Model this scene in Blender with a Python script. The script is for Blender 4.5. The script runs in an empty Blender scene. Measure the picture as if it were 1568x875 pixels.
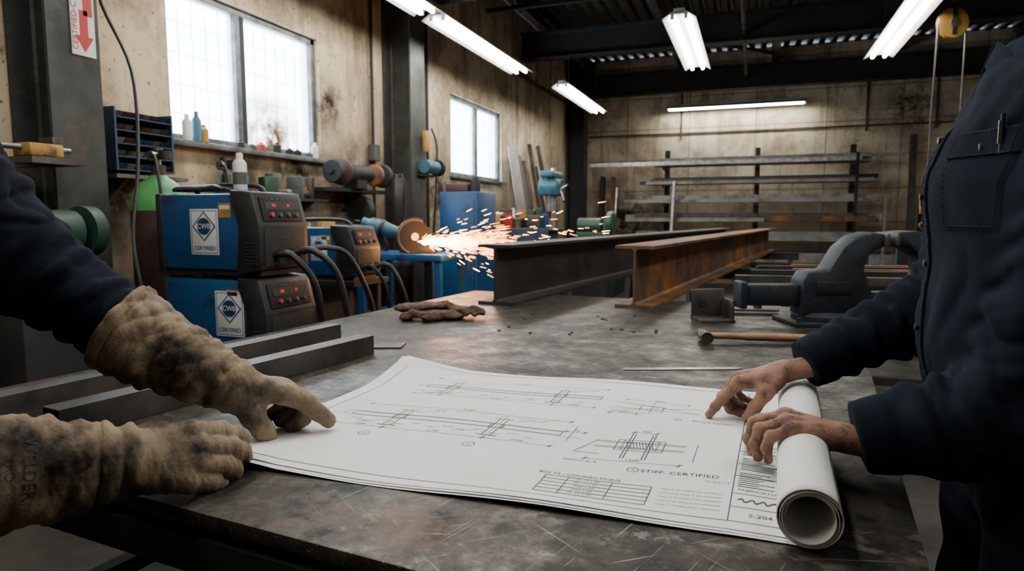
import bpy,bmesh,math,random
import numpy as np
from mathutils import Vector,Matrix,Euler
from mathutils.bvhtree import BVHTree
random.seed(7)
V=Vector
# ------------------------------------------------------------------ materials
def mat(name,c1,c2=None,scale=5,rough=.5,rough2=None,metal=0,bump=0,bscale=40,detail=6,stretch=(1,1,1),lo=.35,hi=.65,emit=0,c3=None,s3=2,lo3=.55,hi3=.7,spec=.5,sheen=0,sss=0):
    m=bpy.data.materials.new(name);m.use_nodes=True;nt=m.node_tree;N=nt.nodes;L=nt.links
    b=N["Principled BSDF"]
    b.inputs["Metallic"].default_value=metal;b.inputs["Roughness"].default_value=rough
    b.inputs["Specular IOR Level"].default_value=spec
    if sheen:b.inputs["Sheen Weight"].default_value=sheen
    if sss:
        b.inputs["Subsurface Weight"].default_value=sss;b.inputs["Subsurface Radius"].default_value=(.01,.004,.002)
    b.inputs["Base Color"].default_value=(*c1,1)
    if emit:
        b.inputs["Emission Color"].default_value=(*c1,1);b.inputs["Emission Strength"].default_value=emit
    tc=N.new("ShaderNodeTexCoord");mp=N.new("ShaderNodeMapping");mp.inputs["Scale"].default_value=stretch
    L.new(tc.outputs["Object"],mp.inputs["Vector"])
    def noise(s,d=6,r=.6):
        n=N.new("ShaderNodeTexNoise");n.inputs["Scale"].default_value=s;n.inputs["Detail"].default_value=d;n.inputs["Roughness"].default_value=r
        L.new(mp.outputs[0],n.inputs["Vector"]);return n
    def ramp(src,a,c):
        r=N.new("ShaderNodeMapRange");r.inputs["From Min"].default_value=a;r.inputs["From Max"].default_value=c
        L.new(src,r.inputs["Value"]);return r
    if c2 is not None:
        n=noise(scale,detail);r=ramp(n.outputs["Fac"],lo,hi)
        mx=N.new("ShaderNodeMix");mx.data_type='RGBA';mx.inputs[6].default_value=(*c1,1);mx.inputs[7].default_value=(*c2,1)
        L.new(r.outputs[0],mx.inputs[0]);out=mx.outputs[2]
        if c3 is not None:
            n3=noise(s3,8,.65);r3=ramp(n3.outputs["Fac"],lo3,hi3)
            m3=N.new("ShaderNodeMix");m3.data_type='RGBA';m3.inputs[7].default_value=(*c3,1)
            L.new(r3.outputs[0],m3.inputs[0]);L.new(out,m3.inputs[6]);out=m3.outputs[2]
        L.new(out,b.inputs["Base Color"])
        if rough2 is not None:
            rr=N.new("ShaderNodeMapRange");rr.inputs["From Min"].default_value=lo;rr.inputs["From Max"].default_value=hi
            rr.inputs["To Min"].default_value=rough;rr.inputs["To Max"].default_value=rough2
            L.new(n.outputs["Fac"],rr.inputs["Value"]);L.new(rr.outputs[0],b.inputs["Roughness"])
    if bump:
        nb=noise(bscale,6);bp=N.new("ShaderNodeBump");bp.inputs["Strength"].default_value=bump;bp.inputs["Distance"].default_value=.01
        L.new(nb.outputs["Fac"],bp.inputs["Height"]);L.new(bp.outputs[0],b.inputs["Normal"])
    return m
M={}
M['steel']=mat("dark_mill_steel",(.055,.052,.05),(.13,.12,.11),6,.42,.6,metal=.7,bump=.12,bscale=60,c3=(.12,.075,.045),s3=3)
M['stock']=mat("grey_stock_steel",(.34,.33,.31),(.20,.185,.17),4,.42,.6,metal=.4,bump=.1,bscale=50,c3=(.16,.10,.06),s3=2)
M['rust']=mat("rusted_steel",(.07,.05,.04),(.14,.085,.052),7,.55,.75,metal=.35,bump=.25,bscale=50,c3=(.38,.14,.028),s3=2.2,lo3=.47,hi3=.62)
M['beam']=mat("beam_mill_scale",(.040,.036,.034),(.075,.064,.056),5,.45,.65,metal=.5,bump=.2,bscale=45,c3=(.12,.07,.045),s3=2.0,lo3=.57,hi3=.75)
M['bright']=mat("bright_steel",(.45,.45,.44),(.25,.25,.25),14,.3,.45,metal=.95)
M['grey']=mat("grey_paint",(.11,.115,.11),(.05,.05,.05),9,.5,.7,bump=.1)
M['column']=mat("grimy_column_paint",(.045,.050,.045),(.020,.022,.020),4,.5,.7,bump=.15,c3=(.10,.065,.038),s3=5,lo3=.54,hi3=.68)
M['black']=mat("black_plastic",(.010,.010,.011),(.025,.025,.025),20,.45,.6,bump=.05)
M['dark']=mat("dark_painted_steel",(.012,.013,.014),(.028,.029,.028),4,.6,.75,metal=.2,bump=.1)
M['blue']=mat("blue_enamel",(.006,.075,.215),(.005,.052,.16),3,.38,.5,bump=.03,c3=(.012,.018,.026),s3=7,lo3=.58,hi3=.70)
M['bins']=mat("parts_bin_blue",(.010,.045,.11),(.02,.035,.06),9,.5,.6,c3=(.05,.05,.05),s3=20)
M['teal']=mat("teal_enamel",(.035,.15,.21),(.03,.11,.15),8,.4,.5,c3=(.03,.04,.05),s3=12,lo3=.55,hi3=.7)
M['vise']=mat("vise_blue_grey",(.008,.014,.023),(.014,.018,.023),8,.5,.65,metal=.1,bump=.25,bscale=70,c3=(.06,.055,.05),s3=14,lo3=.62,hi3=.72,spec=.4)
M['green']=mat("machine_green",(.015,.065,.038),(.012,.04,.028),6,.45,.6)
M['lgreen']=mat("cylinder_green",(.10,.42,.12),(.06,.28,.08),6,.4,.5)
M['red']=mat("red_paint",(.5,.03,.02),(.4,.03,.02),6,.5)
M['brown']=mat("oxide_brown",(.08,.032,.02),(.045,.023,.018),5,.6,.7)
M['yellow']=mat("yellow_paint",(.50,.28,.035),(.3,.17,.035),8,.5,.6,c3=(.05,.04,.03),s3=9)
M['white']=mat("white_sticker",(.80,.82,.82),(.70,.72,.72),9,.5,c3=(.4,.39,.37),s3=14,lo3=.64,hi3=.8)
M['navyink']=mat("navy_ink",(.01,.04,.12))
M['rubber']=mat("black_rubber",(.010,.010,.010),(.018,.018,.018),9,.55)
M['wood']=mat("hickory_wood",(.34,.20,.09),(.18,.10,.045),9,.5,.6,stretch=(1,8,8),bump=.05)
M['cloth']=mat("navy_twill",(.0052,.0085,.0155),(.0086,.0130,.0220),6,.93,.97,bump=.12,bscale=500,spec=.12,c3=(.015,.018,.024),s3=7,lo3=.52,hi3=.8)
M['seam']=mat("dark_stitching",(.028,.034,.046),rough=.9)
M['glove']=mat("welding_leather",(.275,.205,.13),(.12,.086,.056),9,.68,.82,bump=.32,bscale=210,c3=(.016,.013,.010),s3=7,lo3=.465,hi3=.62,spec=.3)
M['glove2']=mat("brown_work_leather",(.12,.065,.038),(.035,.024,.018),14,.75,.85,bump=.4,bscale=120,spec=.3)
M['skin']=mat("worked_skin",(.36,.19,.125),(.26,.125,.08),30,.48,.62,bump=.5,bscale=230,c3=(.065,.04,.03),s3=34,lo3=.50,hi3=.67,sss=.08,spec=.42)
M['nail']=mat("finger_nail",(.40,.25,.19),(.14,.09,.07),90,.35)
M['hair']=mat("brown_hair",(.03,.018,.012),(.05,.03,.02),60,.6,stretch=(1,1,4),bump=.3)
M['eye']=mat("eye_white",(.7,.68,.65),rough=.2)
M['paper']=mat("drawing_paper",(.88,.885,.88),(.82,.825,.82),5,.75,bump=.03,bscale=9,spec=.25,c3=(.66,.64,.60),s3=7,lo3=.64,hi3=.9)
M['ink']=mat("drawing_ink",(.05,.05,.06),rough=.8)
M['redink']=mat("red_pencil",(.45,.10,.08),rough=.8)
M['concrete']=mat("floor_concrete",(.075,.068,.06),(.038,.036,.033),3,.6,.8,bump=.2,c3=(.015,.015,.015),s3=1.2)
M['sill']=mat("grimy_aluminium",(.18,.19,.19),(.08,.08,.08),9,.5,.6,metal=.5)
M['tube']=mat("lamp_tube",(1,.97,.90),emit=60)
M['lamp']=mat("lamp_housing",(.5,.5,.5),(.35,.35,.35),5,.5)
M['spark']=mat("spark_glow",(1,.33,.05),emit=20)
M['sparkhot']=mat("spark_core",(1,.55,.18),emit=42)
M['led']=mat("red_led",(1,.03,.01),emit=1.0)
M['stamp']=mat("faded_stamp_ink",(.03,.024,.02),rough=.9)
def nodetools(m):
    nt=m.node_tree;N=nt.nodes;L=nt.links
    def noise(vec,s,d,r,st=(1,1,1),dist=0,rot=0):
        mp=N.new("ShaderNodeMapping");mp.inputs["Scale"].default_value=st
        if rot:
            m0=N.new("ShaderNodeMapping");m0.inputs["Rotation"].default_value=(0,0,rot);L.new(vec,m0.inputs[0]);vec=m0.outputs[0]
        L.new(vec,mp.inputs[0])
        n=N.new("ShaderNodeTexNoise");n.inputs["Scale"].default_value=s;n.inputs["Detail"].default_value=d;n.inputs["Roughness"].default_value=r;n.inputs["Distortion"].default_value=dist
        L.new(mp.outputs[0],n.inputs["Vector"]);return n.outputs["Fac"]
    def rng(src,a,c,t0=0,t1=1):
        r=N.new("ShaderNodeMapRange");r.inputs[1].default_value=a;r.inputs[2].default_value=c;r.inputs[3].default_value=t0;r.inputs[4].default_value=t1
        L.new(src,r.inputs[0]);return r.outputs[0]
    def mix(f,a,c):
        x=N.new("ShaderNodeMix");x.data_type='RGBA'
        if isinstance(a,tuple):x.inputs[6].default_value=(*a,1)
        else:L.new(a,x.inputs[6])
        x.inputs[7].default_value=(*c,1);L.new(f,x.inputs[0]);return x.outputs[2]
    def near(vec,p,r0,r1,nz):
        d=N.new("ShaderNodeVectorMath");d.operation='DISTANCE';L.new(vec,d.inputs[0]);d.inputs[1].default_value=p
        a=rng(d.outputs["Value"],r1,r0);mu=N.new("ShaderNodeMath");mu.operation='MULTIPLY';L.new(a,mu.inputs[0]);L.new(nz,mu.inputs[1]);return mu.outputs[0]
    return N,L,noise,rng,mix,near
def table_mat():
    m=bpy.data.materials.new("worn_table_steel");m.use_nodes=True;b=m.node_tree.nodes["Principled BSDF"]
    N,L,noise,rng,mix,near=nodetools(m);tc=N.new("ShaderNodeTexCoord").outputs["Object"]
    big=noise(tc,1.7,10,.72);mid=noise(tc,6,12,.78);mid2=noise(tc,9,12,.8,(1,1.6,1),.3,.5);fine=noise(tc,60,6,.7);blob=noise(tc,11,4,.5)
    sc=[noise(tc,260,2,.5,(1,.012,1),.0,.3),noise(tc,220,2,.5,(1,.015,1),.0,1.3),noise(tc,240,2,.5,(1,.012,1),.0,2.2),noise(tc,300,2,.5,(1,.02,1),.0,.9)]
    c=mix(rng(big,.40,.60),(.022,.019,.017),(.060,.051,.043))
    c=mix(rng(mid,.50,.60,0,.9),c,(.105,.093,.078))
    c=mix(rng(mid,.58,.66,0,.9),c,(.27,.25,.22))
    c=mix(rng(mid2,.57,.62,0,.75),c,(.20,.185,.16))
    c=mix(rng(mid,.46,.38,0,.9),c,(.010,.009,.009))
    c=mix(rng(big,.57,.65,0,.5),c,(.12,.065,.032))
    c=mix(rng(fine,.60,.72,0,.4),c,(.22,.21,.19))
    for s in sc:c=mix(rng(s,.69,.75,0,.8),c,(.38,.37,.34))
    c=mix(rng(blob,.64,.68,0,.85),c,(.007,.007,.007))
    c=mix(rng(mid2,.40,.36,0,.8),c,(.012,.010,.009))
    L.new(c,b.inputs["Base Color"]);b.inputs["Metallic"].default_value=.5
    L.new(rng(mid,.38,.66,.60,.25),b.inputs["Roughness"])
    bp=N.new("ShaderNodeBump");bp.inputs["Strength"].default_value=.4;bp.inputs["Distance"].default_value=.004;L.new(mid,bp.inputs["Height"])
    b2=N.new("ShaderNodeBump");b2.inputs["Strength"].default_value=.25;b2.inputs["Distance"].default_value=.002;L.new(fine,b2.inputs["Height"]);L.new(bp.outputs[0],b2.inputs["Normal"]);L.new(b2.outputs[0],b.inputs["Normal"])
    return m
M['table']=table_mat()
def wall_mat(name,c1,c2,grime,joints=False,soot=None):
    m=bpy.data.materials.new(name);m.use_nodes=True;b=m.node_tree.nodes["Principled BSDF"]
    N,L,noise,rng,mix,near=nodetools(m);P=N.new("ShaderNodeNewGeometry").outputs["Position"]
    c=mix(rng(noise(P,.8,6,.6),.4,.6),c1,c2)
    c=mix(rng(noise(P,1.6,10,.72),.46,.66,0,.8),c,grime)
    c=mix(rng(noise(P,3.5,8,.7,(1,1,.10)),.50,.66,0,.75),c,grime)
    c=mix(rng(noise(P,9,10,.75),.58,.70,0,.75),c,(grime[0]*.4,grime[1]*.4,grime[2]*.4))
    c=mix(rng(noise(P,24,4,.6),.65,.71,0,.9),c,(.022,.018,.014))
    c=mix(rng(noise(P,14,6,.7,(1,1,.06)),.62,.70,0,.6),c,(.05,.035,.022))
    sp=N.new("ShaderNodeSeparateXYZ");L.new(P,sp.inputs[0])
    c=mix(rng(sp.outputs[2],1.95,.7,0,.7),c,grime)
    if soot:
        nz=rng(noise(P,5,8,.7),.32,.55)
        for p,r in soot:c=mix(near(P,p,r*.2,r,nz),c,(.020,.014,.010))
    h=noise(P,30,8,.7)
    if joints:
        for ax,md,wd in ((2,.62,.022),(0,1.24,.02)):
            mth=N.new("ShaderNodeMath");mth.operation='PINGPONG';mth.inputs[1].default_value=md/2;L.new(sp.outputs[ax],mth.inputs[0])
            c=mix(rng(mth.outputs[0],wd,.0,0,.7),c,(.11,.075,.045))
    L.new(c,b.inputs["Base Color"]);b.inputs["Roughness"].default_value=.85;b.inputs["Specular IOR Level"].default_value=.2
    bp=N.new("ShaderNodeBump");bp.inputs["Strength"].default_value=.3;bp.inputs["Distance"].default_value=.01;L.new(h,bp.inputs["Height"]);L.new(bp.outputs[0],b.inputs["Normal"])
    return m
M['wall']=wall_mat("stained_plaster",(.57,.47,.325),(.48,.39,.26),(.155,.105,.065),False,[((-3.6,4.55,1.72),.55),((-3.6,5.35,1.55),.6),((-3.6,3.9,1.62),.4),((-3.6,7.2,1.6),.7),((-3.6,5.05,2.3),.35),((-3.6,2.9,1.5),.5)])
M['wallb']=wall_mat("stained_block",(.60,.52,.385),(.52,.44,.32),(.21,.16,.11),True,[((2.6,13.7,3.3),.7),((-2.5,13.7,1.2),1.2)])
def glass_mat():
    m=bpy.data.materials.new("dirty_frosted_glass");m.use_nodes=True;nt=m.node_tree;nt.nodes.clear()
    N,L,noise,rng,mix,near=nodetools(m);P=N.new("ShaderNodeNewGeometry").outputs["Position"]
    o=N.new("ShaderNodeOutputMaterial");t=N.new("ShaderNodeBsdfTransparent");d=N.new("ShaderNodeBsdfTranslucent");g=N.new("ShaderNodeBsdfGlossy");g.inputs["Roughness"].default_value=.1
    nz=rng(noise(P,6,8,.7),.30,.52)
    c=mix(rng(noise(P,3,8,.65),.62,.75,0,.5),(.95,.98,1.0),(.6,.55,.45))
    c=mix(near(P,(-3.69,4.38,1.93),.1,.46,nz),c,(.16,.10,.05))
    L.new(c,d.inputs[0]);L.new(c,t.inputs[0])
    a=N.new("ShaderNodeMixShader");a.inputs[0].default_value=.45;L.new(t.outputs[0],a.inputs[1]);L.new(d.outputs[0],a.inputs[2])
    e=N.new("ShaderNodeMixShader");e.inputs[0].default_value=.06;L.new(a.outputs[0],e.inputs[1]);L.new(g.outputs[0],e.inputs[2]);L.new(e.outputs[0],o.inputs[0])
    return m
M['glass']=glass_mat()
# ------------------------------------------------------------------ mesh builder
def frame(o,x,y):
    x=V(x).normalized();y=V(y);z=x.cross(y).normalized();y=z.cross(x)
    return Matrix(((x.x,y.x,z.x,o[0]),(x.y,y.y,z.y,o[1]),(x.z,y.z,z.z,o[2]),(0,0,0,1)))
def axisframe(p0,p1):
    d=(V(p1)-V(p0)).normalized();u=V((0,0,1)) if abs(d.z)<.95 else V((1,0,0))
    x=u.cross(d).normalized();y=d.cross(x)
    return Matrix(((x.x,y.x,d.x,p0[0]),(x.y,y.y,d.y,p0[1]),(x.z,y.z,d.z,p0[2]),(0,0,0,1)))
class B:
    def __init__(s,T=None):s.v=[];s.f=[];s.m=[];s.mats=[];s.T=T or Matrix.Identity(4)
    def add(s,vs,fs,m,Mx=None):
        m=M[m] if isinstance(m,str) else m
        if m not in s.mats:s.mats.append(m)
        mi=s.mats.index(m);o=len(s.v);TT=s.T@Mx if Mx is not None else s.T
        s.v+=[tuple(TT@V(p)) for p in vs];s.f+=[tuple(i+o for i in f) for f in fs];s.m+=[mi]*len(fs)
    def box(s,c,size,m,rot=(0,0,0),bev=0,Mx=None):
        bm=bmesh.new();bmesh.ops.create_cube(bm,size=1)
        for v in bm.verts:v.co=V((v.co.x*size[0],v.co.y*size[1],v.co.z*size[2]))
        if bev:bmesh.ops.bevel(bm,geom=bm.edges[:],offset=bev,segments=2,affect='EDGES',profile=.5)
        R=Matrix.Translation(c)@Euler(rot).to_matrix().to_4x4()
        if Mx is not None:R=Mx@R
        bm.verts.index_update();s.add([v.co.copy() for v in bm.verts],[[v.index for v in f.verts] for f in bm.faces],m,R);bm.free();return s
    def bar(s,p0,p1,w,h,m,bev=0):
        A=axisframe(p0,p1);L=(V(p1)-V(p0)).length
        return s.box((0,0,L/2),(w,h,L),m,bev=bev,Mx=A)
    def cyl(s,p0,p1,r,m,r2=None,n=16):
        r2=r if r2 is None else r2;L=(V(p1)-V(p0)).length
        return s.lathe([(0,0),(r,0),(r2,L),(0,L)],m,axisframe(p0,p1),n)
    def lathe(s,prof,m,Mx=None,n=24):
        vs=[];fs=[];ring=[]
        for r,z in prof:
            if r<=1e-6:ring.append([len(vs)]);vs.append((0,0,z))
            else:
                ring.append(list(range(len(vs),len(vs)+n)));vs+=[(r*math.cos(2*math.pi*i/n),r*math.sin(2*math.pi*i/n),z) for i in range(n)]
        for a,b in zip(ring,ring[1:]):
            for i in range(n):
                j=(i+1)%n
                if len(a)==1 and len(b)==1:continue
                if len(a)==1:fs.append((a[0],b[j],b[i]))
                elif len(b)==1:fs.append((a[i],a[j],b[0]))
                else:fs.append((a[i],a[j],b[j],b[i]))
        s.add(vs,fs,m,Mx);return s
    def tube(s,pts,r,m,n=8,smooth=True):
        P=[V(p) for p in pts]
        if smooth and len(P)>2:
            Q=[]
            for i in range(len(P)-1):
                a=P[max(i-1,0)];b=P[i];c=P[i+1];d=P[min(i+2,len(P)-1)]
                for k in range(6):
                    t=k/6;Q.append(.5*((2*b)+(c-a)*t+(2*a-5*b+4*c-d)*t*t+(3*b-a-3*c+d)*t**3))
            Q.append(P[-1]);P=Q
        R=r if isinstance(r,(list,tuple)) else [r]*len(P)
        vs=[];fs=[]
        t0=(P[1]-P[0]).normalized();x=t0.orthogonal().normalized()
        for i,p in enumerate(P):
            t=(P[min(i+1,len(P)-1)]-P[max(i-1,0)]).normalized()
            x=(x-t*x.dot(t));x=x.normalized() if x.length>1e-6 else t.orthogonal().normalized();y=t.cross(x)
            rr=R[min(i,len(R)-1)]
            vs+=[p+rr*(math.cos(2*math.pi*k/n)*x+math.sin(2*math.pi*k/n)*y) for k in range(n)]
        for i in range(len(P)-1):
            for k in range(n):
                j=(k+1)%n;fs.append((i*n+k,i*n+j,(i+1)*n+j,(i+1)*n+k))
        fs.append(tuple(range(n-1,-1,-1)));fs.append(tuple(range((len(P)-1)*n,len(P)*n)))
        s.add(vs,fs,m);return s
    def prism(s,poly,depth,m,Mx=None,bev=0):
        bm=bmesh.new();vs=[bm.verts.new((p[0],p[1],-depth/2)) for p in poly];f=bm.faces.new(vs)
        r=bmesh.ops.extrude_face_region(bm,geom=[f]);up=[g for g in r['geom'] if isinstance(g,bmesh.types.BMVert)]
        bmesh.ops.translate(bm,verts=up,vec=(0,0,depth));bmesh.ops.recalc_face_normals(bm,faces=bm.faces[:])
        if bev:
            try:bmesh.ops.bevel(bm,geom=bm.edges[:],offset=bev,segments=2,affect='EDGES',profile=.5,clamp_overlap=True)
            except Exception:pass
        bm.verts.index_update();s.add([v.co.copy() for v in bm.verts],[[v.index for v in f.verts] for f in bm.faces],m,Mx);bm.free();return s
    def sph(s,c,r,m,n=16,Mx=None):
        r=r if isinstance(r,tuple) else (r,r,r)
        prof=[(math.sin(math.pi*i/8),-math.cos(math.pi*i/8)) for i in range(9)];prof[0]=(0,-1);prof[-1]=(0,1)
        S=Matrix.Translation(c)@Matrix.Diagonal((*r,1))
        if Mx is not None:S=Mx@S
        return s.lathe(prof,m,S,n)
    def torus(s,Mx,R,r,m,n=32,k=8,a0=0,a1=2*math.pi):
        pts=[(Mx@V((R*math.cos(a0+(a1-a0)*i/n),R*math.sin(a0+(a1-a0)*i/n),0))) for i in range(n+1)]
        return s.tube(pts,r,m,k,False)
    def text(s,body,size,Mx,m,ext=.0006,fn=None,align='CENTER'):
        cu=bpy.data.curves.new("txt","FONT");cu.body=body;cu.size=size;cu.extrude=0 if fn else ext;cu.align_x=align;cu.align_y='CENTER';cu.resolution_u=3
        ob=bpy.data.objects.new("txt",cu);bpy.context.collection.objects.link(ob);dg=bpy.context.evaluated_depsgraph_get()
        me=bpy.data.meshes.new_from_object(ob.evaluated_get(dg))
        vs=[v.co.copy() for v in me.vertices]
        if fn:vs=[fn(v) for v in vs]
        s.add(vs,[tuple(p.vertices) for p in me.polygons],m,Mx)
        bpy.data.objects.remove(ob);bpy.data.meshes.remove(me);return s
    def done(s,name,parent=None,angle=38,flat=False):
        me=bpy.data.meshes.new(name)
        vs=np.array(s.v);c=(vs.min(0)+vs.max(0))/2;c[2]=vs[:,2].min()
        me.from_pydata([tuple(p-c) for p in vs],[],s.f);me.polygons.foreach_set("material_index",s.m)
        for m in s.mats:me.materials.append(m)
        me.polygons.foreach_set("use_smooth",[not flat]*len(s.f));me.update()
        if not flat:me.set_sharp_from_angle(angle=math.radians(angle))
        ob=bpy.data.objects.new(name,me);bpy.context.collection.objects.link(ob);ob.location=c
        if parent:
            ob.parent=parent;ob.location=V(c)-parent.location
        return ob
def empty(name,loc=(0,0,0)):
    e=bpy.data.objects.new(name,None);e.location=loc;e.empty_display_size=.1;bpy.context.collection.objects.link(e);return e
def ibeam(b,p0,p1,H,Wd,tf,tw,m,up=(0,0,1)):
    d=(V(p1)-V(p0));L=d.length;d.normalize();x=d.cross(V(up)).normalized();y=x.cross(d)
    Mx=Matrix(((x.x,y.x,-d.x,p0[0]+d.x*L/2),(x.y,y.y,-d.y,p0[1]+d.y*L/2),(x.z,y.z,-d.z,p0[2]+d.z*L/2),(0,0,0,1)))
    w=Wd/2;h=H/2;t=tw/2;f=tf;r=.012*min(1,H/.3)
    poly=[(-w,-h),(w,-h),(w,-h+f),(t+r,-h+f),(t,-h+f+r),(t,h-f-r),(t+r,h-f),(w,h-f),(w,h),(-w,h),(-w,h-f),(-t-r,h-f),(-t,h-f-r),(-t,-h+f+r),(-t-r,-h+f),(-w,-h+f)]
    b.prism(poly,L,m,Mx);return b
# ------------------------------------------------------------------ ROOM
XL,XR,YB,YF,ZC=-3.6,5.2,13.7,-3.2,4.55
b=B();b.box(((XL+XR)/2,(YB+YF)/2,-.05),(XR-XL+.4,YB-YF+.4,.1),'concrete');b.done("floor",flat=True)
b=B()
def wl(y0,y1,z0,z1):b.box((XL-.1,(y0+y1)/2,(z0+z1)/2),(.2,y1-y0,z1-z0),'wall')
W1=(3.33,4.93,1.82,2.85);W2=(7.6,9.38,1.85,2.87)
wl(YF,W1[0],0,ZC);wl(W1[1],W2[0],0,ZC);wl(W2[1],YB,0,ZC);wl(W1[0],W1[1],0,W1[2]);wl(W1[0],W1[1],W1[3],ZC);wl(W2[0],W2[1],0,W2[2]);wl(W2[0],W2[1],W2[3],ZC)
b.done("wall_left",flat=True)
b=B();b.box(((XL+XR)/2,YB+.1,ZC/2),(XR-XL+.4,.2,ZC),'wallb');b.done("wall_back",flat=True)
b=B();b.box((XR+.1,(YB+YF)/2,ZC/2),(.2,YB-YF,ZC),'wallb');b.done("wall_right",flat=True)
b=B();b.box(((XL+XR)/2,YF-.1,ZC/2),(XR-XL+.4,.2,ZC),'wallb');b.done("wall_front",flat=True)
b=B();b.box(((XL+XR)/2,(YB+YF)/2,ZC+.06),(XR-XL+.4,YB-YF+.4,.06),'column')
x=XL
while x<XR:
    b.prism([(-.09,.03),(-.05,-.03),(.03,-.03),(.07,.03)],YB-YF,'dark',frame((x+.1,(YB+YF)/2,ZC),(1,0,0),(0,0,1)));x+=.2
b.done("ceiling",flat=True)
b=B()
for y in (1.0,4.1,7.2,10.3,13.35):ibeam(b,(XL,y,4.05 if y<13 else 3.95),(XR,y,4.05 if y<13 else 3.95),.42,.2,.02,.014,'dark')
for x in (-3.2,-1.4,.3,2.2,4.1):ibeam(b,(x,YF,4.36),(x,YB,4.36),.2,.12,.012,.01,'column')
for y in (5.6,8.8,11.8):b.bar((XL,y,4.2),(XR,y,4.2),.05,.05,'dark')
for i in range(4):b.bar((-1.4,4.1+i*3.1,4.05),(.3,7.2+i*3.1,4.35),.05,.05,'column')
b.tube([(-.2,YF,3.95),(-.2,YB,3.95)],.03,'column',8,False)
b.done("ceiling_beam_frame")
def window(name,W,mull):
    y0,y1,z0,z1=W;b=B();x=XL-.09
    t=.05
    for (c,s) in [((x,(y0+y1)/2,z0+t/2),(.09,y1-y0,t)),((x,(y0+y1)/2,z1-t/2),(.09,y1-y0,t)),((x,y0+t/2,(z0+z1)/2),(.09,t,z1-z0)),((x,y1-t/2,(z0+z1)/2),(.09,t,z1-z0)),((x,mull,(z0+z1)/2),(.08,.05,z1-z0))]:
        b.box(c,s,'sill',bev=.004)
    b.box((x+.02,mull+.06,(z0+z1)/2),(.03,.03,z1-z0),'dark')
    b.box((XL-.01,(y0+y1)/2,z0-.02),(.16,y1-y0+.1,.04),'sill',bev=.006)
    b.box((x,(y0+y1)/2,(z0+z1)/2),(.006,y1-y0-.04,z1-z0-.04),'glass')
    n=int((y1-y0)/.12)
    for i in range(1,n):b.cyl((x-.07,y0+i*(y1-y0)/n,z0),(x-.07,y0+i*(y1-y0)/n,z1),.006,'grey',n=6)
    for i in range(1,5):b.cyl((x-.07,y0,z0+i*(z1-z0)/5),(x-.07,y1,z0+i*(z1-z0)/5),.005,'grey',n=6)
    return b.done(name)
window("window_1",W1,4.02);window("window_2",W2,8.5)
b=B();ibeam(b,(-3.44,2.47,0),(-3.44,2.47,ZC),.30,.28,.02,.014,'column',up=(1,0,0))
b.box((-3.44,2.47,.015),(.3,.4,.03),'grey');b.done("steel_column")
b=B();ibeam(b,(-3.43,6.12,0),(-3.43,6.12,ZC),.32,.3,.02,.014,'column',up=(1,0,0));b.box((-3.43,6.12,.015),(.32,.4,.03),'grey');b.done("steel_column.001")
b=B();ibeam(b,(-3.38,13.1,0),(-3.38,13.1,ZC),.34,.3,.02,.014,'dark',up=(1,0,0));b.box((-3.38,13.1,.015),(.4,.4,.03),'grey');b.done("steel_column.002")
b=B();F=frame((-3.286,2.52,2.32),(0,1,0),(0,0,1))
b.box((0,0,0),(.13,.36,.003),'white',Mx=F)
b.box((.03,.10,.002),(.05,.15,.002),'red',Mx=F);b.prism([(-.045,-.08),(.055,-.08),(.005,-.16)],.003,'red',F@Matrix.Translation((0,0,.002)));b.box((.005,-.02,.002),(.045,.14,.002),'red',Mx=F)
b.text("CERTIFIED-CWD",.042,F@Matrix.Translation((-.045,.0,.003))@Matrix.Rotation(math.radians(90),4,'Z'),'red')
b.done("certification_sticker")
# ------------------------------------------------------------------ lamps
def lamp(x,y0,y1,z=3.1,alongx=False,name="fluorescent_light_fixture"):
    L=y1-y0
    T=Matrix.Translation((x,(y0+y1)/2,z)) if not alongx else Matrix.Translation(((y0+y1)/2,x,z))@Matrix.Rotation(math.pi/2,4,'Z')
    b=B(T);b.box((0,0,.05),(.10,L,.05),'lamp',bev=.004)
    b.prism([(-.15,-.01),(-.07,.045),(.07,.045),(.15,-.01),(.145,-.012),(.065,.035),(-.065,.035),(-.145,-.012)],L,'lamp',frame((0,0,0),(1,0,0),(0,0,1)))
    for sx in (-.06,.06):
        b.cyl((sx,-L/2+.04,0),(sx,L/2-.04,0),.019,'tube',n=10)
        for e in (-1,1):b.box((sx,e*(L/2-.02),.01),(.03,.03,.05),'lamp')
    for e in (-1,1):b.cyl((0,e*L*.35,.07),(0,e*L*.35,ZC-z),.004,'dark',n=6)
    return b.done(name)
lamp(-2.74,3.0,5.35);lamp(-2.74,5.5,7.85);lamp(-2.50,8.8,11.2);lamp(-.68,6.2,8.4);lamp(1.26,6.3,8.5)
lamp(13.3,-1.64,.85,3.42,True)
lamp(-.68,.9,3.2);lamp(1.26,1.1,3.4);lamp(-1.9,-.6,1.2)  # all out of frame; last one added to brighten welder sides and left gloves
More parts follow.
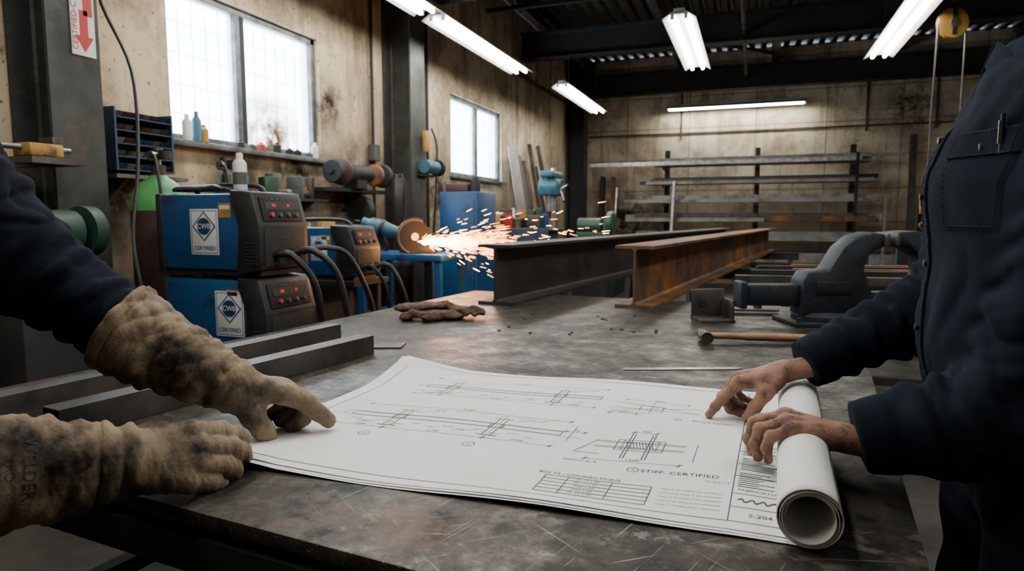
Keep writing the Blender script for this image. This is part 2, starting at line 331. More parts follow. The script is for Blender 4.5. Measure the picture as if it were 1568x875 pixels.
# ------------------------------------------------------------------ WELDING TABLE
TC=[(-1.90,.833),(.205,.656),(.48,3.58),(-1.62,3.75)]
b=B();cx=sum(p[0] for p in TC)/4;cy=sum(p[1] for p in TC)/4
b.prism(TC,.025,'table',Matrix.Translation((0,0,.8375)),bev=.003)
def inset(p,k):return V((cx+(p[0]-cx)*k,cy+(p[1]-cy)*k,0))
I=[inset(p,.965) for p in TC]
for i in range(4):
    a=I[i];c=I[(i+1)%4];b.bar((a.x,a.y,.775),(c.x,c.y,.775),.1,.06,'dark')
    b.bar((a.x,a.y,.22),(c.x,c.y,.22),.05,.05,'dark')
for k in (.25,.5,.75):
    a=I[0].lerp(I[3],k);c=I[1].lerp(I[2],k);b.bar((a.x,a.y,.775),(c.x,c.y,.775),.09,.05,'dark')
for p in I+[I[0].lerp(I[3],.5),I[1].lerp(I[2],.5)]:
    b.bar((p.x,p.y,.01),(p.x,p.y,.76),.08,.08,'dark');b.box((p.x,p.y,.006),(.14,.14,.012),'dark')
b.done("welding_table")
b=B();ibeam(b,(-1.25,3.15,1.008),(-.36,9.9,1.008),.315,.2,.016,.011,'beam');b.done("steel_i_beam")
b=B();ibeam(b,(-.545,3.27,1.008),(.22,9.9,1.008),.315,.2,.016,.011,'rust');b.done("steel_i_beam.001")
def trestle(x0,x1,y,h,name="trestle_stand"):
    b=B();b.bar((x0,y,h-.05),(x1,y,h-.05),.1,.1,'dark')
    for x in (x0+.1,x1-.1):
        for s in (-1,1):b.bar((x,y+s*.28,0),(x,y,h-.08),.05,.05,'dark')
        b.bar((x,y-.2,.25),(x,y+.2,.25),.04,.04,'dark')
    b.done(name)
trestle(-1.2,.4,6.3,.85);trestle(-.9,.6,9.5,.85)
def sqtube(b,p0,p1,w,m):
    A=axisframe(p0,p1);L=(V(p1)-V(p0)).length;t=.004
    for sx,sy,wx,wy in ((0,1,w,t),(0,-1,w,t),(1,0,t,w-2*t),(-1,0,t,w-2*t)):
        b.box((sx*(w/2-t/2),sy*(w/2-t/2),L/2),(wx,wy,L),m,Mx=A)
b=B();sqtube(b,(-1.56,.86,.882),(-1.44,2.02,.882),.062,'steel');b.done("square_steel_tube")
b=B();sqtube(b,(-1.335,.90,.882),(-1.20,1.86,.882),.062,'steel');b.done("square_steel_tube.001")
# ------------------------------------------------------------------ drawing
BL,BR,TR,TL=V((-.945,.915,0)),V((.085,.955,0)),V((.12,1.765,0)),V((-.955,1.70,0))
PW,PH=1.03,.80
def ph(s,t):
    z=.8535+.0022*math.sin(s*7+1)*math.sin(t*6+.5)+.0018*math.sin(s*13+t*9)+.002
    z+=.034*max(0,1-math.hypot(s/.20,(PH-t)/.22))**1.4
    z+=.012*max(0,1-math.hypot(s/.16,t/.14))
    z+=.006*math.exp(-((PH-t)/.03)**2)*(.5+.5*math.sin(s*11))
    z+=.005*math.exp(-(t/.025)**2)*(.5+.5*math.sin(s*9+2))
    if s>.93: z=z*(1-(s-.93)/.1)+.8535*((s-.93)/.1)
    return z
def pp(s,t,dz=0):
    u=s/PW;v=t/PH;p=(BL*(1-u)+BR*u)*(1-v)+(TL*(1-u)+TR*u)*v
    return (p.x,p.y,ph(s,t)+dz)
draw=empty("engineering_drawing",(-.43,1.33,.853))
b=B();nx,ny=110,84
for k,(dz,ds,dt) in enumerate([(0,0,0),(-.0012,-.012,-.008),(-.0024,.004,-.013)]):
    vs=[];fs=[]
    for j in range(ny+1):
        for i in range(nx+1):
            x,y,z=pp(PW*i/nx,PH*j/ny);vs.append((x+ds,y+dt,max(z+dz,.8505+.0004*(2-k))))
    for j in range(ny):
        for i in range(nx):
            a=j*(nx+1)+i;fs.append((a,a+1,a+nx+2,a+nx+1))
    b.add(vs,fs,'paper')
b.done("paper_sheets",draw)
b=B()
def ln(s0,t0,s1,t1,w=.0009,m='ink'):
    w=w*1.25+.0005
    L=math.hypot(s1-s0,t1-t0);n=max(1,int(L/.012));nx_,ny_=-(t1-t0)/L*w/2,(s1-s0)/L*w/2;vs=[];fs=[]
    for i in range(n+1):
        k=i/n;s=s0+(s1-s0)*k;t=t0+(t1-t0)*k
        vs+=[pp(s+nx_,t+ny_,.0006),pp(s-nx_,t-ny_,.0006)]
    for i in range(n):fs.append((2*i,2*i+1,2*i+3,2*i+2))
    b.add(vs,fs,m)
def circ(s,t,r,w=.0008,n=18):
    for i in range(n):
        a=2*math.pi*i/n;c=2*math.pi*(i+1)/n;ln(s+r*math.cos(a),t+r*math.sin(a),s+r*math.cos(c),t+r*math.sin(c),w)
def rect(s0,t0,s1,t1,w=.0009):
    ln(s0,t0,s1,t0,w);ln(s1,t0,s1,t1,w);ln(s1,t1,s0,t1,w);ln(s0,t1,s0,t0,w)
def ptext(txt,s,t,size,m='ink',rot=0):
    c,si=math.cos(rot),math.sin(rot)
    b.text(txt,size,None,m,fn=lambda v:pp(s+v.x*c-v.y*si,t+v.x*si+v.y*c,.0006))
rect(.03,.025,1.02,.775,.0009);ln(.925,.025,.925,.775,.0009)
def dim(s0,s1,t,txt):
    ln(s0,t,s1,t,.0006)
    for s in (s0,s1):ln(s,t-.008,s,t+.008,.0006);ln(s-.005,t-.005,s+.005,t+.005,.0012)
    if s1-s0>.03:ptext(txt,(s0+s1)/2,t+.009,.013)
def elev(s0,s1,t,cols,h=.028):
    ln(s0,t,s1,t,.0009)
    ln(s0,t+.004,s1,t+.004,.0006);ln(s0,t+h,s1,t+h,.0011);ln(s0,t+h-.004,s1,t+h-.004,.0006)
    ln(s0,t,s0,t+h);ln(s1,t,s1,t+h)
    for c in cols:
        for d in (-.009,.009):ln(c+d,t-.050,c+d,t+h+.035,.0013)
        ln(c-.022,t-.050,c+.022,t-.050,.0018);ln(c-.022,t+h+.035,c+.022,t+h+.035,.0013);ln(c,t-.065,c,t+h+.055,.0005,'redink')
        for q in range(4):
            for e in (-.014,.014):circ(c+e,t+.004+q*.006,.0018,.0008,6)
        ln(c+.022,t+h+.02,c+.05,t+h+.042,.0006);ptext(random.choice(["HSS 127","PL 16","TYP."]),c+.07,t+h+.045,.011)
        ln(c-.022,t-.02,c-.05,t-.035,.0006);ptext("4-M22",c-.065,t-.038,.010)
    dim(s0,cols[0],t-.068,"2400");dim(cols[0],cols[-1],t-.068,"6100");dim(cols[-1],s1,t-.068,"2400")
    dim(s0,s1,t+h+.065,"10 900")
    ln(s0-.02,t,s0-.02,t+h,.0006);ln(s0-.025,t,s0-.003,t,.0005);ln(s0-.025,t+h,s0-.003,t+h,.0005)
elev(.10,.58,.33,[.215,.44]);elev(.15,.60,.605,[.22,.50],.024)
for s in (.20,.43):circ(s,.218,.012)
ptext("1",.20,.218,.013);ptext("2",.43,.218,.013)
for i in range(12):
    s=.13+i*.036;ptext(random.choice(["W310","PL 12","M20","L76","TYP","8 mm"]),s,.305-.013*(i%2),.0095)
for i in range(9):ln(.12+i*.05,.40+.004*(i%3),.15+i*.05,.425,.0006)
for i in range(7):ln(.18+i*.06,.545+.004*(i%3),.21+i*.06,.56,.0006);ptext(random.choice(["650","W250","L51"]),.2+i*.06,.57,.010)
ln(.60,.30,.60,.40,.0006);dim(.585,.625,.36,"75");ln(.57,.325,.625,.325,.0006)
ln(.64,.555,.83,.555);ln(.64,.60,.83,.56);ln(.64,.53,.83,.60);ln(.64,.525,.72,.525);rect(.70,.545,.75,.585);ln(.725,.52,.725,.62,.0006)
dim(.66,.80,.625,"1850");dim(.64,.70,.512,"420");circ(.79,.50,.008);ptext("3",.79,.50,.009);ptext("BRACE DETAIL",.862,.50,.013)
for o in (0,.006,.03,.036):ln(.66,.29+o,.83,.29+o)
for o in (0,.006,.04,.046):ln(.72+o,.235,.72+o,.375,.0012)
for i in range(9):ln(.725+i*.006,.29,.716+i*.006,.33,.0008)
rect(.70,.28,.79,.338,.001);ln(.63,.25,.68,.25);ln(.63,.25,.66,.33);dim(.72,.766,.385,"350");dim(.66,.83,.22,"1200");ln(.85,.24,.85,.34,.0006)
for q in range(5):
    circ(.712,.288+q*.011,.002,.0008,6);circ(.778,.288+q*.011,.002,.0008,6)
ptext("section A-A",.655,.205,.013);circ(.755,.185,.01);ptext("4",.755,.185,.011);ptext("STIFF. CERTIFIED",.835,.183,.018);ptext("SCALE 1:5",.90,.160,.009)
ptext("BOLTS / CONNECTIONS",.675,.128,.013)
for i in range(6):ln(.62,.045+i*.0145,.80,.045+i*.0145,.0009)
for s in (.62,.66,.735,.80):ln(s,.045,s,.1175,.0009)
for i in range(5):
    ptext(random.choice(["M20 x 60","WELD 8","PL 12 x 90"]),.695,.053+i*.0145,.009)
    ptext("- notes %d: all welds to be continuous"%(i+1),.862,.055+i*.015,.0068)
for i,t in enumerate((.075,.125,.20,.26,.33,.42,.52,.62)):ln(.925,t,1.02,t,.0009)
for q in range(14):ln(.935+q*.0055,.10+.008*math.sin(q*2.1),.935+(q+1)*.0055,.10+.008*math.sin((q+1)*2.1),.0022)
ptext("FABRICATORS",.968,.14,.011)
for i in range(38):ln(.932,.155+i*.0085+(i//8)*.01,.932+random.uniform(.03,.075),.155+i*.0085+(i//8)*.01,.0014)
ptext("S-204",.97,.05,.015)
b.done("drawing_linework",draw,flat=True)
# ------------------------------------------------------------------ rolled drawing
b=B();A=V((.087,.925,.8975));C=V((.113,1.60,.8975));Fm=axisframe(A,C);L=(C-A).length
vs=[];fs=[];n=150
for i in range(n+1):
    a=3.4*2*math.pi*i/n;r=.0315+.0125*i/n+.0006*math.sin(a*1.3);
    for z in (0,.02,L*.5,L-.02,L):
        vs.append((r*math.cos(a),r*math.sin(a),z+.0025*math.sin(i*.12)))
for i in range(n):
    for j in range(4):
        a=i*5+j;fs.append((a,a+5,a+6,a+1))
b.add(vs,fs,'paper',Fm)
ob=b.done("rolled_blueprint");md=ob.modifiers.new("thick","SOLIDIFY");md.thickness=.0011
# ------------------------------------------------------------------ vise
b=B(frame((.33,3.10,.85),(.939,.3437,0),(0,0,1)))
b.prism([(-.20,0),(.16,0),(.16,.018),(-.20,.018)],.26,'vise',bev=.004)
b.lathe([(0,0),(.13,0),(.13,.02),(.10,.035),(0,.035)],'vise',frame((-.03,.018,0),(1,0,0),(0,0,-1)))
b.prism([(-.15,.04),(.13,.04),(.15,.12),(.125,.19),(.105,.235),(.115,.285),(.15,.32),(.185,.33),(.185,.385),(.13,.395),(.07,.375),(.015,.33),(-.02,.27),(-.04,.235),(-.13,.225),(-.15,.19)],.13,'vise',bev=.010)
b.box((.188,.36,0),(.014,.055,.17),'steel',bev=.003)
b.prism([(.38,.04),(.46,.07),(.485,.14),(.49,.24),(.46,.32),(.40,.375),(.32,.40),(.235,.395),(.235,.335),(.29,.33),(.345,.29),(.365,.23),(.35,.16),(.30,.12),(.30,.05)],.13,'vise',bev=.010)
b.box((.230,.365,0),(.014,.055,.17),'steel',bev=.003)
b.box((.18,.10,0),(.46,.075,.07),'vise',bev=.008)
b.cyl((.05,.10,0),(.56,.10,0),.018,'bright');b.cyl((.50,.10,0),(.57,.10,0),.035,'vise')
b.tube([(.545,.22,-.02),(.545,-.0,.03)],.009,'bright',8,False);b.sph((.545,.22,-.02),.016,'bright');b.sph((.545,-.0,.03),.016,'bright')
b.box((-.27,.125,0),(.26,.09,.08),'vise',bev=.01);b.box((-.39,.125,0),(.03,.115,.1),'vise',bev=.006)
b.box((-.02,.16,.066),(.15,.055,.008),'vise',bev=.002);b.text("VISE 6",.042,Matrix.Translation((-.02,.16,.0705)),'steel',.001)
for x in (-.17,.12):b.cyl((x,.018,.09),(x,.035,.09),.014,'steel',n=6)
b.done("bench_vise")
# ------------------------------------------------------------------ small bench items
b=B();Hd=V((-.15,2.455,.875));Hl=V((.20,2.54,.872));d=(Hl-Hd).normalized()
Fh=frame(Hd,d,(0,0,1))
b.cyl(Fh@V((0,0,-.055)),Fh@V((0,0,-.02)),.018,'steel',r2=.013);b.box((0,0,0),(.03,.03,.045),'steel',Mx=Fh,bev=.005);b.cyl(Fh@V((0,0,.02)),Fh@V((0,0,.05)),.015,'steel',r2=.022);b.cyl(Fh@V((0,0,.05)),Fh@V((0,0,.062)),.022,'steel')
b.tube([Hd-d*.02,Hd+d*.05,Hd+d*.15,Hd+d*.27,Hl+d*.02],[.011]*6+[.012]*6+[.015]*8+[.014]*5,'wood',12);b.done("ball_peen_hammer")
b=B();FR_=frame((-.18,1.985,.8515),(.93,.37,0),(-.37,.93,0));b.prism([(-.18,-.014),(.16,-.014),(.18,0),(.16,.014),(-.18,.014)],.0018,'bright',FR_)
for i in range(30):b.box((-.16+i*.011,.009,.0011),(.0008,.008 if i%5 else .013,.0003),'black',Mx=FR_)
b.done("steel_rule")
b=B(frame((-.15,3.00,.85),(.9,.43,0),(-.43,.9,0)));b.box((0,0,.006),(.15,.14,.012),'steel',bev=.002);b.box((0,.06,.07),(.15,.012,.13),'steel',bev=.002);b.box((.07,0,.05),(.01,.11,.09),'steel',bev=.002);b.cyl((-.03,.05,.07),(-.03,.08,.07),.015,'black');b.done("angle_bracket")
b=B(frame((.0,3.33,.85),(.95,.3,0),(-.3,.95,0)));b.prism([(-.14,-.1),(.10,-.12),(.12,.06),(-.1,.12)],.012,'steel',Matrix.Translation((0,0,.006)));b.prism([(-.1,-.06),(.10,-.08),(.08,.06),(-.08,.05)],.01,'steel',Matrix.Translation((.02,.01,.017)));b.cyl((.04,0,.022),(.04,0,.04),.02,'steel',n=6);b.done("steel_offcut_plates")
b=B(frame((-1.19,1.99,.85),(.95,.3,0),(-.3,.95,0)));b.prism([(-.05,-.05),(.05,-.045),(.05,.05),(-.045,.045)],.006,'steel',Matrix.Translation((0,0,.003)),bev=.001);b.done("steel_test_coupon")
b=B()
for i in range(16):
    x=random.uniform(-1.0,-.3);y=random.uniform(2.3,3.1);b.cyl((x,y,.85),(x,y,.855),random.uniform(.004,.009),'steel',n=6)
b.done("scattered_nuts")
b=B()
for i in range(9):b.bar((random.uniform(-.1,.3),4.6+i*.11,.90+.03*(i%2)),(random.uniform(1.9,2.8),4.9+i*.11,.90+.03*(i%2)),.06,.05,random.choice(['rust','steel','stock','dark']))
for x in (.5,1.6):
    b.bar((x,4.4,.85),(x,5.8,.85),.07,.07,'dark')
    for y in (4.5,5.7):b.bar((x,y,0),(x,y,.82),.07,.07,'dark')
for y in (4.5,5.7):b.bar((.5,y,.3),(1.6,y,.3),.05,.05,'dark')
b.done("steel_stock_trestle")
b=B()
for i in range(14):b.bar((random.uniform(.8,1),7+i*.12,.55+.08*(i%3)),(random.uniform(3,4),7.4+i*.12,.55+.08*(i%3)),.08,.06,random.choice(['rust','steel','dark','stock']))
for x in (1.3,2.9):
    b.bar((x,6.8,.48),(x,9,.48),.08,.08,'dark')
    for y in (6.9,8.9):b.bar((x,y,0),(x,y,1.15),.07,.07,'dark')
b.done("floor_steel_rack")
# ------------------------------------------------------------------ WELDERS
def sticker(b,F,w,h):
    b.box((0,0,0),(w,h,.002),'white',Mx=F,bev=.0006)
    for (x0,y0,ww,hh) in ((0,h*.46,w*.9,h*.012),(0,-h*.46,w*.9,h*.012),(w*.45,0,w*.016,h*.93),(-w*.45,0,w*.016,h*.93)):b.box((x0,y0,.0012),(ww,hh,.001),'navyink',Mx=F)
    k=w*.42
    b.prism([(-k,h*.12),(0,h*.12+k),(k,h*.12),(0,h*.12-k)],.002,'navyink',F@Matrix.Translation((0,0,.0012)))
    k*=.88;b.prism([(-k,h*.12),(0,h*.12+k),(k,h*.12),(0,h*.12-k)],.002,'white',F@Matrix.Translation((0,0,.0018)))
    b.lathe([(0,0),(w*.24,0),(w*.24,.0012),(0,.0012)],'navyink',F@Matrix.Translation((0,h*.12,.0026)))
    b.text("CWB",w*.20,F@Matrix.Translation((0,h*.12,.0042)),'white',.0004);b.text("CERTIFIED",w*.165,F@Matrix.Translation((0,-h*.36,.002)),'navyink',.0005)
def welder(name,x0,x1,y0,y1,z0,z1,sx,sz,sw,fr=.115):
    b=B();L=x1-x0;H=z1-z0;Wd=y1-y0;yc=(y0+y1)/2
    b.box(((x0+x1-fr)/2,yc,(z0+z1)/2+.01),(L-fr,Wd,H-.03),'blue',bev=.012)
    P=[(-.02,0),(fr+.01,.03),(fr+.01,H*.60),(fr-.035,H+.002),(-.045,H+.012),(-.045,H*.9),(0,H*.6)]
    b.prism([(x1-fr+p[0],z0+p[1]) for p in P],Wd+.02,'black',frame((0,yc,0),(1,0,0),(0,0,1)),bev=.008)
    b.box(((x0+x1)/2,yc,z0+.012),(L*.96,Wd*.9,.024),'black')
    b.box((x0-.01,yc,(z0+z1)/2),(.04,Wd+.01,H),'black',bev=.01)
    b.tube([(x0+.08,yc,z1-.01),(x0+.10,yc,z1+.04),(x1-fr-.06,yc,z1+.04),(x1-.10,yc,z1)],.013,'black')
    F=frame((x1+.012,yc,z0+H*.34),(0,1,0),(0,0,1))
    b.box((0,-.0,0),(Wd*.86,H*.46,.006),'dark',Mx=F,bev=.002)
    F2=frame((x1-.006,yc,z0+H*.80),(0,1,0),(-.22,0,1))
    b.box((0,0,0),(Wd*.84,H*.30,.010),'dark',Mx=F2,bev=.003)
    b.box((0,.018,.006),(Wd*.7,.040,.004),'black',Mx=F2)
    for i,t in ((-.06,"182"),(.045,"24")):b.text(t,.019,F2@Matrix.Translation((i,.018,.0085)),'led',.0004)
    for i,yy in enumerate((-.09,-.03,.03,.09)):
        b.cyl(F2@V((yy,-.03,0)),F2@V((yy,-.03,.020)),.011,'red' if i==0 else 'grey',n=14)
    for i in range(6):b.box((-.10+i*.04,.05,.006),(.02,.004,.001),'grey',Mx=F2)
    for yy in (-.08,0,.08):b.cyl(F@V((yy,-.03,0)),F@V((yy,-.03,.035)),.022,'black',n=14);b.cyl(F@V((yy,-.03,.03)),F@V((yy,-.03,.037)),.012,'steel',n=12)
    b.text("MIG 350",.020,F@Matrix.Translation((0,.05,.0035)),'grey',.0003)
    for xx in (x0+.03,x1-fr-.03):
        for zz in (z0+.05,z1-.04):b.cyl((xx,y0,zz),(xx,y0-.004,zz),.007,'steel',n=8)
    for i in range(7):b.box((x1-fr*.4,y0-.012,z0+.06+i*.016),(fr*.6,.006,.006),'dark')
    sticker(b,frame((sx,y0-.002,sz),(1,0,0),(0,0,1)),sw,sw*1.28)
    b.box((x1-fr-.085,y0-.001,z1-.085),(.075,.002,.07),'yellow');b.box((x1-fr-.085,y0-.002,z1-.07),(.06,.002,.02),'white')
    return b.done(name)
welder("welding_power_source",-2.80,-2.19,2.50,2.84,1.025,1.425,-2.52,1.235,.175)
welder("welding_power_source.001",-2.79,-2.165,2.50,2.86,.60,1.005,-2.385,.835,.175)
welder("welding_power_source.002",-2.86,-2.27,3.40,3.68,.92,1.25,-2.52,1.115,.12)
b=B()
for x in (-2.84,-2.16):
    for y in (2.48,2.88):b.bar((x,y,.05),(x,y,.57),.04,.04,'dark')
b.box((-2.5,2.68,.585),(.76,.46,.025),'dark');b.box((-2.5,2.68,.2),(.74,.42,.02),'dark')
for x in (-2.8,-2.2):
    for y in (2.5,2.86):b.cyl((x,y-.02,.05),(x,y+.02,.05),.05,'rubber')
b.done("welder_cart")
b=B()
b.tube([(-2.14,2.58,1.13),(-2.08,2.6,1.12),(-2.0,2.66,.98),(-2.02,2.75,.7),(-2.05,2.9,.3),(-2.1,3.1,.03)],.017,'rubber')
b.tube([(-2.14,2.68,1.13),(-2.05,2.72,1.14),(-1.96,2.8,1.0),(-1.95,2.9,.6),(-2.0,3.1,.03)],.017,'rubber')
b.tube([(-2.14,2.76,1.13),(-2.07,2.86,1.15),(-1.98,2.95,1.08),(-1.93,3.1,.7),(-1.98,3.2,.03)],.014,'rubber')
b.tube([(-2.22,3.46,1.0),(-2.16,3.45,1.0),(-2.10,3.5,.85),(-2.12,3.6,.5),(-2.2,3.8,.03)],.014,'rubber')
b.tube([(-2.22,3.56,1.0),(-2.12,3.58,1.0),(-2.04,3.62,.8),(-2.06,3.8,.4),(-2.1,4,.03)],.014,'rubber')
b.tube([(-2.13,2.6,.71),(-2.04,2.6,.70),(-1.98,2.7,.5),(-2.02,2.8,.03)],.016,'rubber')
b.done("welding_cables")
b=B();b.tube([(-3.58,2.95,2.95),(-3.45,2.75,2.55),(-3.2,2.72,2.1),(-3.05,2.6,1.6),(-2.9,2.42,1.2),(-2.8,2.38,.8),(-2.85,2.4,.03)],.009,'rubber');b.done("hanging_power_cable")
b=B(Matrix.Translation((-2.38,2.60,1.437)));b.lathe([(0,0),(.03,0),(.033,.004),(.033,.13),(.03,.138),(.022,.15),(.012,.155),(0,.155)],'white');b.lathe([(0,.15),(.016,.15),(.017,.178),(.012,.185),(0,.185)],'white');b.lathe([(.0333,.03),(.0336,.03),(.0336,.09),(.0333,.09)],'grey');b.done("spray_can")
# ------------------------------------------------------------------ sdf mesher
def cone(P,a,c,ra,rc,flat=None):
    ax,ay,az=a;d=(c[0]-ax,c[1]-ay,c[2]-az);X=P[0]-ax;Y=P[1]-ay;Z=P[2]-az
    dd=d[0]**2+d[1]**2+d[2]**2+1e-12
    h=np.clip((X*d[0]+Y*d[1]+Z*d[2])/dd,0,1);X=X-h*d[0];Y=Y-h*d[1];Z=Z-h*d[2]
    if flat is not None:
        n,k=flat;q=X*n[0]+Y*n[1]+Z*n[2];e=(k-1)
        X=X+q*e*n[0];Y=Y+q*e*n[1];Z=Z+q*e*n[2]
    return np.sqrt(X*X+Y*Y+Z*Z)-(ra+(rc-ra)*h)
def smin(a,c,k):
    h=np.clip(.5+.5*(c-a)/k,0,1);return c+(a-c)*h-k*h*(1-h)
def smax(a,c,k):return -smin(-a,-c,k)
def wav(P,seed,freq,amp,n=5,axis=None,ridge=True):
    rg=np.random.RandomState(seed);o=0
    for i in range(n):
        k=rg.normal(size=3);k/=np.linalg.norm(k)
        if axis is not None:
            k=k*.45+np.array(axis)*(1 if rg.rand()>.3 else .8)
        k=k*freq*(.6+.9*rg.rand());k2=rg.normal(size=3)*freq*.4;ph_=rg.rand()*6.28
        w=np.sin(k[0]*P[0]+k[1]*P[1]+k[2]*P[2]+ph_+1.2*np.sin(k2[0]*P[0]+k2[1]*P[1]+k2[2]*P[2]))
        o=o+(1-2*np.abs(w) if ridge else w)
    return o*(amp/n)
def sdfmesh(name,fn,lo,hi,h,m,parent=None):
    n=[int((hi[i]-lo[i])/h)+2 for i in range(3)]
    g=np.meshgrid(*[np.float32(lo[i])+np.float32(h)*np.arange(n[i],dtype=np.float32) for i in range(3)],indexing='ij')
    F=fn(g).astype(np.float32);del g
    F[0]=F[-1]=1;F[:,0]=F[:,-1]=1;F[:,:,0]=F[:,:,-1]=1
    S=F<0;c=np.zeros([k-1 for k in n],np.int8)
    for i in (0,1):
        for j in (0,1):
            for k in (0,1):c+=S[i:n[0]-1+i,j:n[1]-1+j,k:n[2]-1+k]
    act=(c>0)&(c<8);idx=np.argwhere(act);ids=-np.ones(act.shape,np.int64);ids[act]=np.arange(len(idx))
    acc=np.zeros((len(idx),3));cnt=np.zeros(len(idx))
    cor=[(i,j,k) for i in (0,1) for j in (0,1) for k in (0,1)]
    for a in cor:
        for e in range(3):
            if a[e]==0:
                q=list(a);q[e]=1
                va=F[idx[:,0]+a[0],idx[:,1]+a[1],idx[:,2]+a[2]];vb=F[idx[:,0]+q[0],idx[:,1]+q[1],idx[:,2]+q[2]]
                mk=(va<0)!=(vb<0);t=np.where(mk,va/(va-vb+1e-12*(va==vb)),0)
                pt=np.array(a)[None,:]+t[:,None]*(np.array(q)-np.array(a))[None,:]
                acc[mk]+=pt[mk];cnt[mk]+=1
    pos=(idx+acc/cnt[:,None])*h+np.array(lo)
    quads=[]
    for e in range(3):
        sl=[slice(None)]*3;sl2=[slice(None)]*3;sl[e]=slice(0,-1);sl2[e]=slice(1,None)
        A=S[tuple(sl)];Bq=S[tuple(sl2)];mk=A!=Bq;E=np.argwhere(mk);inside=A[mk]
        o1,o2=(e+1)%3,(e+2)%3
        ok=(E[:,o1]>0)&(E[:,o2]>0)&(E[:,o1]<n[o1]-1)&(E[:,o2]<n[o2]-1);E=E[ok];inside=inside[ok]
        def g_(d1,d2):
            q=E.copy();q[:,o1]-=d1;q[:,o2]-=d2;return ids[q[:,0],q[:,1],q[:,2]]
        Q=np.stack([g_(1,1),g_(0,1),g_(0,0),g_(1,0)],1);Q[~inside]=Q[~inside][:,::-1];quads.append(Q)
    Q=np.concatenate(quads);Q=Q[(Q>=0).all(1)]
    ctr=(np.array(lo)+np.array(hi))/2
    me=bpy.data.meshes.new(name);me.from_pydata((pos-ctr).tolist(),[],Q.tolist());me.polygons.foreach_set("use_smooth",[True]*len(Q))
    me.materials.append(M[m] if isinstance(m,str) else m);me.update()
    ob=bpy.data.objects.new(name,me);bpy.context.collection.objects.link(ob);ob.location=ctr
    if parent:ob.parent=parent;ob.location=V(ctr)-parent.location
    sm=ob.modifiers.new("smooth","SMOOTH");sm.factor=.5;sm.iterations=2
    return ob,pos,Q
